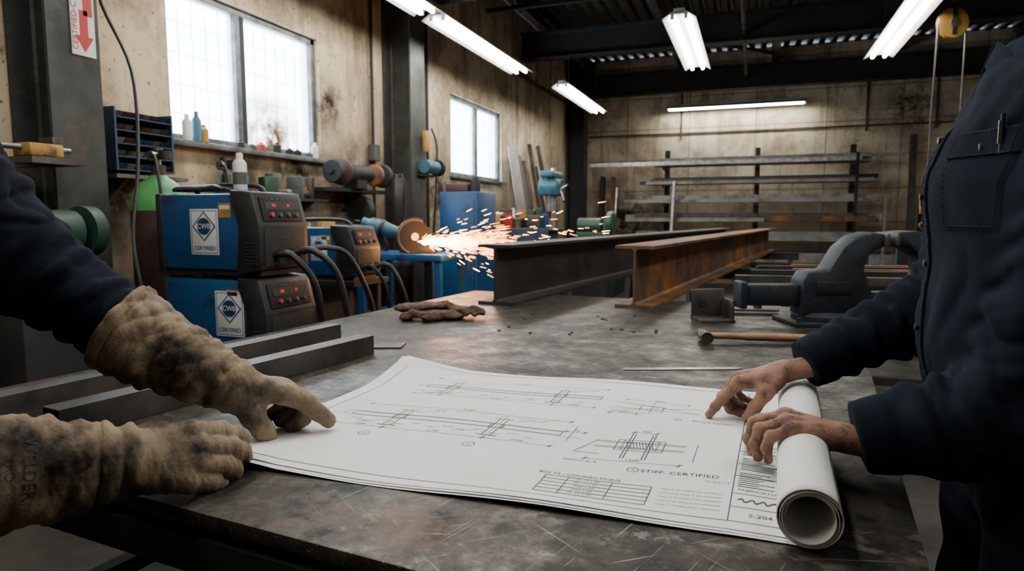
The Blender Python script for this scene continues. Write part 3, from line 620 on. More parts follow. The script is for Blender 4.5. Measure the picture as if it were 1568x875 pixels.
# ------------------------------------------------------------------ hands
MCP=[(.092,.027,0),(.096,.005,.003),(.090,-.016,.001),(.080,-.034,-.004)]
PHL=[(.043,.026,.022),(.048,.029,.023),(.044,.027,.023),(.035,.021,.020)]
FR=[(.0118,.0106,.0094,.0080),(.0120,.0108,.0096,.0081),(.0114,.0102,.0091,.0078),(.0102,.0091,.0082,.0071)]
def hand(name,wrist,xd,yd,sc,ra,curls,thumb,m,vox,parent,spread=(5,1,-3,-9),cuff=None,nails=True,amp=.0,seed=1,back=.05):
    x=V(xd).normalized();y=V(yd);y=(y-x*x.dot(y)).normalized();z=x.cross(y)
    if z.dot(V((0,0,1)))<0:z=-z
    w=V(wrist)
    def Wp(p):return w+sc*(x*p[0]+y*p[1]+z*p[2])
    chains=[];nl=[];kn=[]
    for i in range(4):
        p=V(MCP[i]);ang=0;sp=math.radians(spread[i]);pts=[p.copy()]
        for j in range(3):
            ang+=math.radians(curls[i][j]);d=V((math.cos(ang)*math.cos(sp),math.cos(ang)*math.sin(sp),-math.sin(ang)))
            ds=V((math.sin(ang)*math.cos(sp),math.sin(ang)*math.sin(sp),math.cos(ang)))
            if j:kn.append((Wp(p),(x*d.x+y*d.y+z*d.z),(x*ds.x+y*ds.y+z*ds.z),FR[i][j]*sc))
            p=p+d*PHL[i][j];pts.append(p.copy())
        chains.append(([Wp(q) for q in pts],[r*sc+ra for r in FR[i]]));nl.append((pts[-1],d,ds,FR[i][3]))
    th=([Wp(q) for q in thumb],[(.0165*sc+ra),(.0138*sc+ra),(.0124*sc+ra),(.0098*sc+ra)])
    W0=Wp((0,0,0))
    allp=[q for c in chains+[th] for q in c[0]]+[W0,Wp((-back/sc,0,0))]
    if cuff:allp+=[V(cuff[0])+V((dx,dy,dz))*cuff[1] for dx in (-1,1) for dy in (-1,1) for dz in (-1,1)]
    A=np.array([tuple(q) for q in allp]);lo=A.min(0)-.028-ra;hi=A.max(0)+.028+ra
    za=tuple(z)
    def fn(P):
        palm=None
        for i in range(4):
            st=Wp((.004,(.012,.004,-.005,-.013)[i],0))
            d=cone(P,st,chains[i][0][0],.0165*sc+ra,FR[i][0]*sc*1.08+ra)
            palm=d if palm is None else smin(palm,d,.012)
        palm=smin(palm,cone(P,Wp((.03,.005,-.008)),Wp((.075,-.01,-.009)),.017*sc+ra,.015*sc+ra),.012)
        palm=smin(palm,cone(P,Wp((.025,-.02,-.008)),Wp((.06,-.028,-.008)),.014*sc+ra,.012*sc+ra),.012)
        palm=smin(palm,cone(P,Wp((-back/sc,0,0)),Wp((.008,0,0)),.028*sc+ra,.0255*sc+ra,(za,1.25)),.015)
        if nails:
            for i in range(4):
                palm=smin(palm,cone(P,Wp((.025,(.01,.003,-.003,-.009)[i],.0135)),Wp((MCP[i][0]-.005,MCP[i][1],MCP[i][2]+.0095)),.0022*sc,.0035*sc),.006)
                palm=smin(palm,cone(P,Wp((MCP[i][0],MCP[i][1],MCP[i][2]+.0045)),Wp((MCP[i][0]+.002,MCP[i][1],MCP[i][2]+.0045)),.0098*sc,.0098*sc),.006)
            for q0,q1 in (((.03,.012,.0155),(.06,-.004,.0145)),((.06,-.004,.0145),(.085,-.006,.012)),((.035,-.012,.014),(.065,-.022,.011)),((.045,.004,.015),(.055,.02,.013))):
                palm=smin(palm,cone(P,Wp(q0),Wp(q1),.0022*sc,.0018*sc),.004)
        fg=None
        for pts,r in chains:
            d=None
            for j in range(3):
                q=cone(P,pts[j],pts[j+1],r[j],r[j+1]);d=q if d is None else smin(d,q,.004)
                if j:
                    kk=1.10 if nails else 1.03
                    q=cone(P,pts[j],pts[j]+z*.0005,r[j]*kk,r[j]*kk);d=smin(d,q,.003)
            fg=d if fg is None else smin(fg,d,.0015)
        d=None;pts,r=th
        for j in range(3):
            q=cone(P,pts[j],pts[j+1],r[j],r[j+1]);d=q if d is None else smin(d,q,.006)
        web=cone(P,pts[1],(pts[0]+chains[0][0][0])/2,.009*sc+ra,.011*sc+ra)
        d0=smin(d,web,.012)
        o=smin(smin(palm,fg,.007),d0,.007)
        ka=.0011 if nails else .0018;kf=2100 if nails else 900
        for kp,kd,kz,kr in kn:
            X,Y,Z=P[0]-kp.x,P[1]-kp.y,P[2]-kp.z
            s=X*kd.x+Y*kd.y+Z*kd.z;t=X*kz.x+Y*kz.y+Z*kz.z;rr=X*X+Y*Y+Z*Z;kq=kr+ra
            o=o+ka*np.sin(s*kf)*np.exp(-rr/(kq*1.2)**2)*(t>0)*np.clip(t/kq,0,1)
        if cuff:
            c,rc,rw=cuff;c=V(c);ax=(c-w).normalized()
            q=cone(P,w-ax*.012,c+ax*.03,rw,rc*1.06)
            cut=(P[0]-c.x)*ax.x+(P[1]-c.y)*ax.y+(P[2]-c.z)*ax.z
            s=(P[0]-w.x)*ax.x+(P[1]-w.y)*ax.y+(P[2]-w.z)*ax.z
            Lc=(c-w).length
            q=q-.003*np.exp(-((s-Lc+.006)/.006)**2)+.0036*np.exp(-((s-.018)/.0030)**2)+.0030*np.exp(-((s-Lc+.022)/.0028)**2)
            up=V((0,0,1));sd=ax.cross(up).normalized();ty=(P[0]-w.x)*sd.x+(P[1]-w.y)*sd.y+(P[2]-w.z)*sd.z
            q=q+.0028*np.exp(-((ty-.012)/.0026)**2)*(s>.02)
            q=q+wav(P,seed+9,24,.010,4)*np.clip(s/.05,0,1)+wav(P,seed+12,55,.007,4,tuple(ax))
            o=smin(o,q,.012);o=smax(o,cut,.003)
        if amp:o=o+wav(P,seed,60,amp,5,tuple(x))+wav(P,seed+3,150,amp*.35,5,tuple(x))
        return o
    ob,pos,Q=sdfmesh(name,fn,lo,hi,vox,m,parent)
    if nails:
        bb=B()
        for p,d,ds,r in nl:
            c=Wp(p-d*.002+ds*(r*.84));Fn=frame(c,(x*d.x+y*d.y+z*d.z),y)
            bb.sph((0,0,0),(.0075*sc,.0056*sc,.0020*sc),'nail',12,Fn)
        d=(V(thumb[3])-V(thumb[2])).normalized();side=V((0,.65,.75));side=(side-d*side.dot(d)).normalized();p=V(thumb[3])
        c=Wp(p-d*.002+side*.0080);dw=x*d.x+y*d.y+z*d.z;Fn=frame(c,dw,(x*side.x+y*side.y+z*side.z).cross(dw))
        bb.sph((0,0,0),(.0090*sc,.0070*sc,.0024*sc),'nail',12,Fn)
        bb.done(name+"_nails",parent)
    return ob,pos,Q
# ------------------------------------------------------------------ head
def head(c,fwd,parent):
    c=V(c);f=V(fwd).normalized();s=V((-f.y,f.x,0));u=V((0,0,1))
    def q(a,bb,d):return c+f*a+s*bb+u*d
    def fn(P):
        d=cone(P,q(-.02,0,.03),q(.02,0,.035),.088,.082,(tuple(s),1.12))
        d=smin(d,cone(P,q(.03,0,-.03),q(.055,0,-.075),.06,.035,(tuple(s),1.05)),.03)
        d=smin(d,cone(P,q(-.02,0,-.06),q(-.04,0,-.2),.055,.065),.03)
        d=smin(d,cone(P,q(.092,0,.02),q(.112,0,-.018),.008,.014),.012)
        for k in (-1,1):
            d=smin(d,cone(P,q(-.005,k*.078,.025),q(-.012,k*.084,-.01),.014,.009),.006)
            d=smin(d,cone(P,q(.085,k*.015,.045),q(.075,k*.05,.047),.009,.007),.012)
            d=smax(d,-cone(P,q(.105,k*.033,.022),q(.104,k*.034,.02),.014,.014),.012)
        d=smin(d,cone(P,q(.088,-.022,-.048),q(.088,.022,-.048),.006,.006),.006)
        d=smin(d,cone(P,q(.084,-.018,-.058),q(.084,.018,-.058),.007,.007),.006)
        return d
    A=np.array([tuple(c)]);sdfmesh("head",fn,(A.min(0)-np.array([.16,.16,.22])),(A.max(0)+.17),.0042,'skin',parent)
    b=B()
    for k in (-1,1):
        b.sph(q(.083,k*.033,.02),.013,'eye');b.sph(q(.092,k*.033,.02),.0062,'black')
    b.done("eyes",parent)
    def fh(P):
        d=cone(P,q(-.03,0,.04),q(.012,0,.055),.094,.086,(tuple(s),1.10));cut=(P[0]-c.x)*(f.x*.75)+(P[1]-c.y)*(f.y*.75)-(P[2]-c.z-.03)*.9
        return smax(d,cut,.01)+wav(P,3,160,.003)
    sdfmesh("hair",fh,(A.min(0)-.16),(A.max(0)+.17),.005,'hair',parent)
# ------------------------------------------------------------------ workers
def worker(name,torso,fdir,arms,hips,feet,seed,vox=.0052,headc=None):
    E=empty(name,(torso[0][0],torso[0][1],0));f=V(fdir).normalized();fl=(tuple(f),1.5)
    pts=[V(t[:3]) for t in torso]+[V(a[i]) for a in arms for i in range(3)]
    A=np.array([tuple(p) for p in pts]);lo=A.min(0)-.15;hi=A.max(0)+.13
    lo[:2]-=.1;hi[:2]+=.1
    def fn(P):
        d=None
        for a,c in zip(torso,torso[1:]):
            q=cone(P,a[:3],c[:3],a[3],c[3],fl);d=q if d is None else smin(d,q,.05)
        sh=[V(a[0]) for a in arms]
        d=smin(d,cone(P,sh[0],sh[1],.075,.075),.07)
        mid=(sh[0]+sh[1])/2
        d=smin(d,cone(P,mid+V((0,0,.02)),mid+V((0,0,.10)),.085,.07),.03)
        d=d+wav(P,seed,17,.024,6,(0,.35,.45))+wav(P,seed+2,40,.008,5)
        for a in arms:
            s,e,c=V(a[0]),V(a[1]),V(a[2]);ax=(c-e).normalized()
            up=cone(P,s,e,a[3],a[4]);fo=cone(P,e,c+ax*.05,a[4],a[5]-.002)
            r2=(P[0]-e.x)**2+(P[1]-e.y)**2+(P[2]-e.z)**2
            wt=.6+1.3*np.exp(-r2/.13**2)
            t=(P[0]-c.x)*ax.x+(P[1]-c.y)*ax.y+(P[2]-c.z)*ax.z
            fo=fo-.004*(1/(1+np.exp(-(t+.055)/.002)))
            fo=fo+.003*np.exp(-((t+.055)/.004)**2)+.0015*np.exp(-((t+.012)/.003)**2)
            band=np.clip((-t-.05)/.04,0,1)
            fo=fo+wav(P,seed+5,46,.025,6,tuple(ax))*wt*band
            fo=smax(fo,t,.004)
            up=up+wav(P,seed+6,38,.022,6,tuple((e-s).normalized()))*wt
            arm=smin(up,fo,.02)
            d=smin(d,arm,.03)
        zc=torso[0][2]-.05
        return smax(d,zc-P[2],.01)
    ob,pos,Q=sdfmesh("coverall_jacket",fn,lo,hi,vox,'cloth',E)
    def ft(P):
        d=None
        for h,(kx,ky),(fx,fy) in zip(hips,[g[0] for g in feet],[g[1] for g in feet]):
            q=smin(cone(P,h,(kx,ky,.50),.115,.082),cone(P,(kx,ky,.50),(fx,fy,.10),.082,.068),.03)
            d=q if d is None else smin(d,q,.04)
        d=smin(d,cone(P,hips[0],hips[1],.12,.12),.05)
        d=smin(d,cone(P,(V(hips[0])+V(hips[1]))/2,torso[0][:3],.15,torso[0][3]*.9,fl),.05)
        return smax(d+wav(P,seed+20,24,.012,5),.06-P[2],.01)
    hp=[V(h) for h in hips]+[V((g[1][0],g[1][1],.1)) for g in feet]+[V(torso[0][:3])]
    A=np.array([tuple(p) for p in hp]);l2=A.min(0)-.27;h2=A.max(0)+.27;l2[2]=-.02;h2[2]=torso[0][2]+.03
    sdfmesh("coverall_trousers",ft,l2,h2,.011,'cloth',E)
    for g in feet:
        fx,fy=g[1]
        def fb(P):
            d=smin(cone(P,(fx,fy,.14),(fx,fy,.05),.055,.05),cone(P,(fx,fy,.045),(fx+f.x*.17,fy+f.y*.17,.042),.048,.042),.03)
            return smax(d,.002-P[2],.004)
        sdfmesh("work_boot",fb,(fx-.26,fy-.26,-.01),(fx+.26,fy+.26,.24),.008,'black',E)
    if headc:head(headc,fdir,E)
    return E,pos,Q
def bvh(pos,Q):return BVHTree.FromPolygons([tuple(p) for p in pos],[tuple(q) for q in Q.tolist()])
def patch(t,origin,uu,vv,du,dv,dirn,off,m,name,parent,n=14,stitch=True):
    o=V(origin);uu=V(uu).normalized();vv=V(vv).normalized();dirn=V(dirn).normalized()
    def at(a,c,f_):
        h=t.ray_cast(o+uu*du*a+vv*dv*c,dirn);return None if h[0] is None else h[0]-dirn*f_
    vs=[]
    for j in range(n+1):
        for i in range(n+1):
            e=min(i,j,n-i,n-j);p=at(i/n-.5,j/n-.5,off if e>0 else -.002)
            if p is None:return
            vs.append(p)
    fs=[(j*(n+1)+i,j*(n+1)+i+1,(j+1)*(n+1)+i+1,(j+1)*(n+1)+i) for j in range(n) for i in range(n)]
    b=B();b.add(vs,fs,m)
    if stitch:
        k=.5-.09;loop=[(-k,-k),(k,-k),(k,k),(-k,k),(-k,-k)]
        for (a0,c0),(a1,c1) in zip(loop,loop[1:]):
            for q in range(0,24,2):
                p0=at(a0+(a1-a0)*q/24,c0+(c1-c0)*q/24,off+.0006);p1=at(a0+(a1-a0)*(q+1.3)/24,c0+(c1-c0)*(q+1.3)/24,off+.0006)
                if p0 and p1 and (p1-p0).length>1e-4:b.tube([p0,p1],.0007,'seam',4,False)
    b.done(name,parent)
Er,pr,qr=worker("worker",[(.48,1.38,.93,.19),(.45,1.38,1.10,.205),(.465,1.38,1.36,.225),(.48,1.37,1.46,.17)],(-1,0,0),
  [((.49,1.15,1.47),(.425,1.215,.995),(.180,1.21,.928),.092,.090,.055),((.49,1.59,1.47),(.41,1.645,1.125),(.118,1.535,.982),.088,.076,.048)],
  [(.50,1.27,.88),(.50,1.49,.88)],[((.47,1.26),(.50,1.25)),((.47,1.50),(.50,1.52))],11,headc=(.45,1.37,1.80))
tr=bvh(pr,qr)
patch(tr,(0,1.25,1.35),(0,1,0),(0,0,1),.125,.15,(1,0,0),.004,'cloth',"chest_pocket",Er)
patch(tr,(0,1.25,1.42),(0,1,0),(0,0,1),.13,.045,(1,0,0),.008,'cloth',"pocket_flap",Er)
patch(tr,(0,1.385,1.22),(0,1,0),(0,0,1),.035,.50,(1,0,0),.004,'cloth',"button_placket",Er,n=24)
b=B()
def onr(y,z,o):
    h=tr.ray_cast(V((0,y,z)),V((1,0,0)));return h[0]-V((o,0,0))
for (y,z) in ((1.385,1.10),(1.385,1.22),(1.385,1.34),(1.385,1.44),(1.25,1.413)):
    p=onr(y,z,.006);b.cyl(p+V((.006,0,0)),p-V((.003,0,0)),.006,'steel',n=14)
p=onr(1.215,1.43,.010);b.tube([p-V((0,0,.03)),p+V((0,0,.03))],.0035,'dark',8,False);b.tube([p-V((.004,0,.015)),p+V((-.004,0,.02))],.0012,'bright',6,False)
b.done("snap_buttons_and_pen",Er)
b=B()
for k in (-1,1):b.prism([(0,0),(.09,-.05),(.06,-.12),(-.01,-.04)],.008,'cloth',frame((.385,1.375+k*.01,1.60),(.25,k,-.05),(.3,0,1)),bev=.002)
b.done("shirt_collar",Er)
hand("hand",(.080,1.530,.966),(-.958,-.02,-.275),(0,-1,0),1.08,0,[(31,7,4),(40,68,38),(42,70,40),(42,68,40)],[(.018,.024,-.010),(.048,.044,-.028),(.074,.048,-.050),(.093,.042,-.069)],'skin',.0015,Er,back=.06,spread=(4,0,-3,-7))
hand("hand",(.163,1.208,.928),(-.975,.06,.20),(.06,1,-.02),1.06,0,[(30,52,30),(32,54,30),(33,54,29),(34,52,26)],[(.018,.024,-.008),(.048,.046,-.012),(.078,.054,-.014),(.100,.054,-.020)],'skin',.0015,Er,spread=(4,1,-2,-6),back=.05)
El,pl,ql=worker("worker.001",[(-1.44,.50,.93,.20),(-1.40,.52,1.10,.215),(-1.38,.53,1.34,.225),(-1.40,.53,1.46,.17)],(1,0,0),
  [((-1.41,.74,1.47),(-1.315,.855,1.215),(-1.08,.945,1.045),.092,.082,.060),((-1.41,.31,1.47),(-1.34,.36,1.10),(-1.02,.565,.945),.09,.078,.058)],
  [(-1.46,.61,.88),(-1.46,.39,.88)],[((-1.42,.62),(-1.46,.60)),((-1.42,.38),(-1.46,.36))],23,headc=(-1.36,.53,1.80))
hand("leather_glove",(-.972,1.003,.972),(.64,.74,-.25),(.75,-.66,0),1.17,.0055,[(19,8,4),(24,72,42),(26,75,45),(28,72,42)],[(.018,.026,-.014),(.044,.044,-.040),(.064,.042,-.060),(.080,.035,-.076)],'glove',.0019,El,cuff=((-1.15,.915,1.09),.086,.050),nails=False,amp=.0028,seed=31,back=.02)
cuffc=V((-1.035,.535,.945))
_,pg,qg=hand("leather_glove",(-.912,.702,.926),(.50,.86,-.10),(-.56,.33,.76),1.26,.0058,[(16,20,14),(20,26,18),(22,28,18),(24,28,18)],[(.018,.022,-.012),(.05,.040,-.020),(.08,.040,-.028),(.103,.034,-.036)],'glove',.0019,El,cuff=(tuple(cuffc),.090,.053),nails=False,amp=.0028,seed=47,back=.02,spread=(2,1,-1,-3))
tg=bvh(pg,qg);wv=(V((-.912,.702,.928))-cuffc).normalized();vd=V((-.80,.48,-.32)).normalized();wx=(wv-vd*wv.dot(vd)).normalized();wy=wx.cross(vd);wy=wy if wy.z>0 else -wy
mid=cuffc.lerp(V((-.912,.702,.928)),.50)-vd*.3
b=B()
def stamp(off):
    def f(v):
        o=mid+wx*(v.y*1.0+off[0])+wy*(-v.x+off[1]);h=tg.ray_cast(o,vd)
        return (h[0]-vd*.0012) if h[0] else o+vd*.3
    return f
b.text("WELDER",.022,None,'stamp',fn=stamp((0,0)));b.text("PRO",.016,None,'stamp',fn=stamp((-.022,0)))
b.done("glove_stamp",El,flat=True)
def flatglove(T,seed,fl=.8505):
    def q(a,b_,c):return tuple(T@V((a,b_,c)))
    def fn(P):
        zz=(0,0,1);d=cone(P,q(-.09,0,.02),q(.0,0,.022),.052,.045,(zz,2.6))
        for i,(yy,L,an) in enumerate([(.03,.09,.15),(.01,.10,.05),(-.012,.095,-.04),(-.033,.075,-.2)]):
            e=cone(P,q(.02,yy,.02),q(.04+L*.6,yy+L*.4*an,.030),.014,.013,(zz,1.3));e=smin(e,cone(P,q(.04+L*.6,yy+L*.4*an,.030),q(.03+L,yy+L*an+.01,.014),.013,.011,(zz,1.2)),.008);d=smin(d,e,.006)
        d=smin(d,cone(P,q(-.03,.04,.02),q(.03,.085,.018),.016,.012),.01)
        return smax(d+wav(P,seed,60,.012,6),fl-P[2],.003)
    return fn
g=empty("work_gloves",(-1.36,2.62,.85))
T1=frame((-1.33,2.60,.85),(-.9,-.35,0),(.35,-.9,0));T2=frame((-1.39,2.66,.875),(.85,.5,0),(-.5,.85,0));T3=frame((-1.27,2.70,.862),(.9,-.3,0),(.3,.9,0))
sdfmesh("glove_lower",flatglove(T1,5),(-1.6,2.35,.84),(-1.1,2.85,.96),.0032,'glove2',g)
sdfmesh("glove_upper",flatglove(T2,8),(-1.6,2.4,.84),(-1.1,2.9,.98),.0032,'glove2',g)
sdfmesh("glove_side",flatglove(T3,12),(-1.5,2.45,.84),(-1.02,2.95,.97),.0032,'glove2',g)
g=empty("welding_gauntlets",(-2.6,2.66,1.425))
T3=frame((-2.62,2.66,1.425),(1,.1,0),(-.1,1,0))
def fng(P):
    q=lambda a,b_,c:tuple(T3@V((a,b_,c)))
    d=cone(P,q(-.16,0,.02),q(.02,.01,.03),.06,.05,((0,0,1),2.4))
    for i in range(4):d=smin(d,cone(P,q(.03,-.035+i*.024,.028),q(.12+.01*i,-.045+i*.028,.02),.014,.012),.006)
    return smax(d+wav(P,4,50,.01,6),1.4375-P[2],.003)
sdfmesh("gauntlet",fng,(-2.86,2.52,1.41),(-2.4,2.82,1.52),.004,'rubber',g)
# ------------------------------------------------------------------ LEFT WALL SIDE EQUIPMENT
b=B();b.box((-3.25,4.6,.90),(.6,2.5,.05),'steel',bev=.005)
for y in (3.42,4.6,5.78):
    for x in (-3.5,-3.0):b.bar((x,y,0),(x,y,.875),.06,.06,'dark')
b.box((-3.25,4.6,.35),(.55,2.4,.03),'dark')
b.done("wall_workbench")
rg=random.Random(3)
def clutter(b,x0,x1,y0,y1,z,n,hm):
    for i in range(n):
        y=rg.uniform(y0,y1);x=rg.uniform(x0,x1);h=rg.uniform(.04,hm);k=rg.random();m=rg.choice(['dark','grey','brown','steel','blue','rust','black','yellow','sill','green','red'])
        if k<.35:b.box((x,y,z+h/2),(rg.uniform(.05,.12),rg.uniform(.05,.14),h),m,(0,0,rg.uniform(0,2)),bev=.006)
        elif k<.65:b.lathe([(0,0),(.035,0),(.037,h*.7),(.018,h*.85),(.016,h),(0,h)],m,Matrix.Translation((x,y,z)),14)
        elif k<.85:b.cyl((x,y-.05,z+.035),(x+.03,y+.05,z+.035),.035,m,n=14);b.cyl((x,y-.09,z+.035),(x,y+.08,z+.035),.012,'bright',n=8)
        else:b.tube([(x,y-.12,z+.016),(x+.03,y-.05,z+.05),(x-.03,y+.05,z+.03),(x,y+.12,z+.016)],.012,'rubber')
b=B();clutter(b,-3.46,-3.10,3.5,5.35,.926,50,.38);b.done("bench_tool_clutter")
b=B();b.box((-3.48,4.15,1.45),(.22,1.1,.022),'dark')
for y in (3.75,4.55):b.prism([(0,0),(.2,0),(0,-.15)],.02,'grey',frame((-3.6,y,1.44),(1,0,0),(0,0,1)))
clutter(b,-3.52,-3.44,3.7,4.6,1.462,20,.20);b.done("tool_shelf")
b=B();b.box((-2.56,3.54,.905),(.66,.40,.03),'dark')
for x in (-2.84,-2.30):
    for y in (3.38,3.70):b.bar((x,y,0),(x,y,.89),.04,.04,'dark')
b.box((-2.56,3.54,.3),(.6,.36,.02),'dark');b.done("welder_stand")
b=B();F=frame((-3.49,2.99,1.76),(0,1,0),(0,0,1))
b.box((0,0,-.10),(.38,.36,.02),'bins',Mx=F)
for j in range(5):
    b.box((0,-.175+j*.075,-.02),(.38,.006,.15),'bins',Mx=F)
    for i in range(6):
        if rg.random()>.08:b.prism([(0,0),(.10,0),(.13,.028),(.0,.045)],.054,rg.choice(['bins','grey','sill','stock','bins','brown','blue']),F@Matrix.Translation((-.155+i*.062,-.168+j*.075,-.08))@frame((0,0,0),(0,0,1),(0,1,0)))
for s in (-.195,.195):b.box((s,0,-.02),(.012,.36,.15),'bins',Mx=F)
b.done("parts_bin_rack")
b=B();b.box((-3.49,3.0,1.545),(.20,.5,.022),'grey')
for y in (2.85,3.2):b.prism([(0,0),(.17,0),(0,-.15)],.02,'grey',frame((-3.6,y,1.534),(1,0,0),(0,0,1)))
b.done("wall_shelf")
b=B()
for (y,h,m) in [(3.42,.17,'white'),(3.50,.20,'teal'),(3.56,.12,'yellow'),(3.9,.05,'black'),(4.02,.04,'grey'),(4.12,.06,'red'),(4.3,.08,'dark'),(4.45,.05,'dark'),(4.55,.05,'dark'),(4.7,.04,'grey'),(4.78,.13,'white')]:
    b.lathe([(0,0),(.03,0),(.032,h*.7),(.015,h*.85),(.014,h),(0,h)],m,Matrix.Translation((-3.555,y,1.82)),12)
b.done("window_sill_bottles")
def gas(name,x,y,h,r,m):
    b=B(Matrix.Translation((x,y,0)));b.lathe([(0,0),(r,0),(r,.02)]+[(r,h*.86)]+[(r*math.cos(a),h*.86+h*.10*math.sin(a)) for a in (.3,.6,.9,1.2)]+[(r*.25,h*.96),(r*.25,h),(0,h)],m if m!='lgreen' else 'brown',n=28)
    if m=='lgreen':b.lathe([(r*1.01,h*.84),(r*1.012,h*.86)]+[(r*1.01*math.cos(a),h*.86+h*.102*math.sin(a)) for a in (.3,.6,.9,1.2)]+[(r*.26,h*.965),(0,h*.965)],m,n=28)
    b.cyl((0,0,h),(0,0,h+.08),.018,'bright');b.cyl((-.05,0,h+.05),(.06,0,h+.05),.014,'bright');b.cyl((.06,0,h+.03),(.06,0,h+.08),.032,'black');b.cyl((0,0,h+.08),(0,0,h+.10),.03,'steel')
    b.cyl((0,-.02,h+.05),(0,-.05,h+.05),.028,'bright')
    b.tube([(.0,-.04,h+.05),(.1,-.1,h),(.15,-.1,h-.4),(.12,.0,.3)],.009,'rubber')
    b.done(name)
gas("gas_cylinder",-3.17,2.83,1.60,.15,'lgreen');gas("gas_cylinder.001",-2.94,3.10,1.56,.10,'green')
b=B(Matrix.Translation((-3.0,2.02,0)));b.box((0,0,.55),(.34,.4,1.1),'dark',bev=.01);b.cyl((0,-.16,1.24),(0,.16,1.24),.10,'green');b.cyl((0,-.26,1.24),(0,-.2,1.24),.12,'green',n=24);b.cyl((0,.2,1.24),(0,.26,1.24),.12,'green',n=24);b.box((0,0,1.13),(.22,.3,.06),'green',bev=.01);b.box((.12,-.12,1.16),(.07,.12,.07),'red',bev=.01);b.cyl((0,-.2,1.24),(0,-.27,1.24),.05,'steel');b.done("pedestal_grinder")
b=B(Matrix.Translation((-3.17,2.20,0)));b.box((0,0,1.57),(.2,.26,.03),'steel');b.box((-.2,.05,1.57),(.3,.05,.03),'steel');b.box((0,-.03,1.62),(.12,.16,.06),'yellow',bev=.008);b.box((0,.03,1.66),(.10,.05,.05),'steel',bev=.004);b.cyl((0,-.2,1.63),(0,.12,1.63),.014,'bright');b.done("clamp_bracket")
b=B()
b.bar((-3.1,1.15,0),(-3.52,1.70,2.3),.09,.012,'steel');b.bar((-3.0,1.50,0),(-3.55,1.62,2.0),.07,.07,'rust');b.cyl((-3.35,2.0,0),(-3.57,2.12,2.3),.014,'steel');b.bar((-3.3,1.35,0),(-3.56,1.45,1.9),.05,.05,'dark')
b.done("leaning_steel_lengths")
b=B()
b.tube([(-3.56,5.72,ZC),(-3.56,5.72,1.2)],.016,'dark',8,False);b.box((-3.55,5.72,1.95),(.08,.1,.16),'grey',bev=.006)
b.tube([(-3.57,.5,1.35),(-3.57,2.3,1.35)],.025,'brown',8,False)
b.tube([(-3.57,6.9,ZC),(-3.57,6.9,1.2)],.02,'dark',8,False);b.tube([(-3.56,6.4,3.6),(-3.56,13.5,3.6)],.03,'dark',8,False)
b.box((-3.55,6.62,2.3),(.1,.22,.3),'grey',bev=.008);b.tube([(-3.55,6.62,2.45),(-3.55,6.62,3.6)],.012,'dark',8,False)
b.done("wall_conduit")
def wheel(b,x,y,z,r,w,m):b.lathe([(0,-w),(r*.3,-w*1.2),(r*.3,-w),(r*.92,-w),(r,-w*.7),(r,w*.7),(r*.92,w),(r*.3,w),(r*.3,w*1.2),(0,w*1.2)],m,frame((x,y,z),(0,0,1),(1,0,0)))
b=B(Matrix.Translation((-3.32,4.78,1.68)))
b.box((-.14,.33,-.13),(.28,.9,.03),'dark')
b.cyl((0,-.12,.02),(0,.78,.02),.022,'dark')
b.cyl((0,.14,.02),(0,.44,.02),.075,'dark',n=20);b.box((-.02,.29,-.07),(.14,.16,.10),'dark',bev=.01)
wheel(b,0,-.07,.02,.10,.03,'dark');wheel(b,0,.04,.02,.115,.02,'brown');wheel(b,0,.56,.02,.10,.025,'rust');wheel(b,0,.70,.02,.11,.03,'dark')
b.done("wall_bench_grinder")
b=B(Matrix.Translation((-3.40,5.22,1.38)))
wheel(b,0,0,0,.13,.03,'dark');b.lathe([(.11,.03),(.125,.03),(.125,.05),(.11,.05)],'steel',frame((0,0,0),(0,0,1),(1,0,0)));b.cyl((-.19,0,0),(0,0,0),.02,'dark');b.done("hose_reel")
b=B()
for i in range(6):
    y=5.60+i*.024;b.tube([(-3.24,y,1.72),(-3.2,y-.09,1.5),(-3.2,y-.05,1.22-.02*i),(-3.2,y+.05,1.21-.02*i),(-3.2,y+.09,1.5),(-3.24,y,1.72)],.010,'rubber')
b.cyl((-3.59,5.65,1.72),(-3.2,5.65,1.72),.012,'steel')
b.done("coiled_air_hose")
b=B(Matrix.Translation((-3.22,6.22,1.75)));b.box((-.03,0,0),(.08,.3,.02),'dark');b.cyl((.02,-.12,.09),(.02,.14,.09),.07,'teal',n=18);wheel(b,.02,.2,.09,.09,.02,'dark');b.box((.0,-.02,.35),(.05,.08,.22),'yellow',bev=.01);b.tube([(0,.1,.5),(.05,.12,.3),(.04,.1,-.2),(.0,.12,-.6)],.012,'rubber');b.done("hanging_power_tools")
b=B();b.box((-2.5,4.55,1.01),(.75,.5,.05),'blue',bev=.006);b.box((-2.5,4.55,.55),(.7,.45,.05),'blue')
for x in (-2.83,-2.17):
    for y in (4.34,4.76):b.bar((x,y,0),(x,y,.985),.05,.05,'blue')
b.done("grinding_bench")
b=B();a=V((-2.86,4.42,1.27));c=V((-2.52,4.50,1.17));d=(c-a).normalized()
b.cyl(a,a+d*.07,.045,'teal');b.lathe([(0,0),(.05,0),(.062,.02),(.065,.09),(.058,.15),(.05,.2),(.045,.26),(0,.26)],'teal',axisframe(a+d*.05,c),20);b.lathe([(.066,.1),(.068,.105),(.068,.125),(.066,.13)],'black',axisframe(a+d*.05,c),20)
nrm=V((.70,-.70,0)).normalized();hc=c+d*.03
b.cyl(hc-nrm*.06,hc+nrm*.05,.05,'steel');dc=hc+nrm*.06+V((.02,0,0))
b.cyl(dc-nrm*.005,dc+nrm*.005,.125,'dark',n=36);b.cyl(dc-nrm*.01,dc+nrm*.012,.03,'bright')
x_=V((0,0,1)).cross(nrm);Fg=frame(dc,(x_.x,x_.y,0),(0,0,1))
b.torus(Fg,.132,.012,'steel',24,8,math.radians(60),math.radians(250))
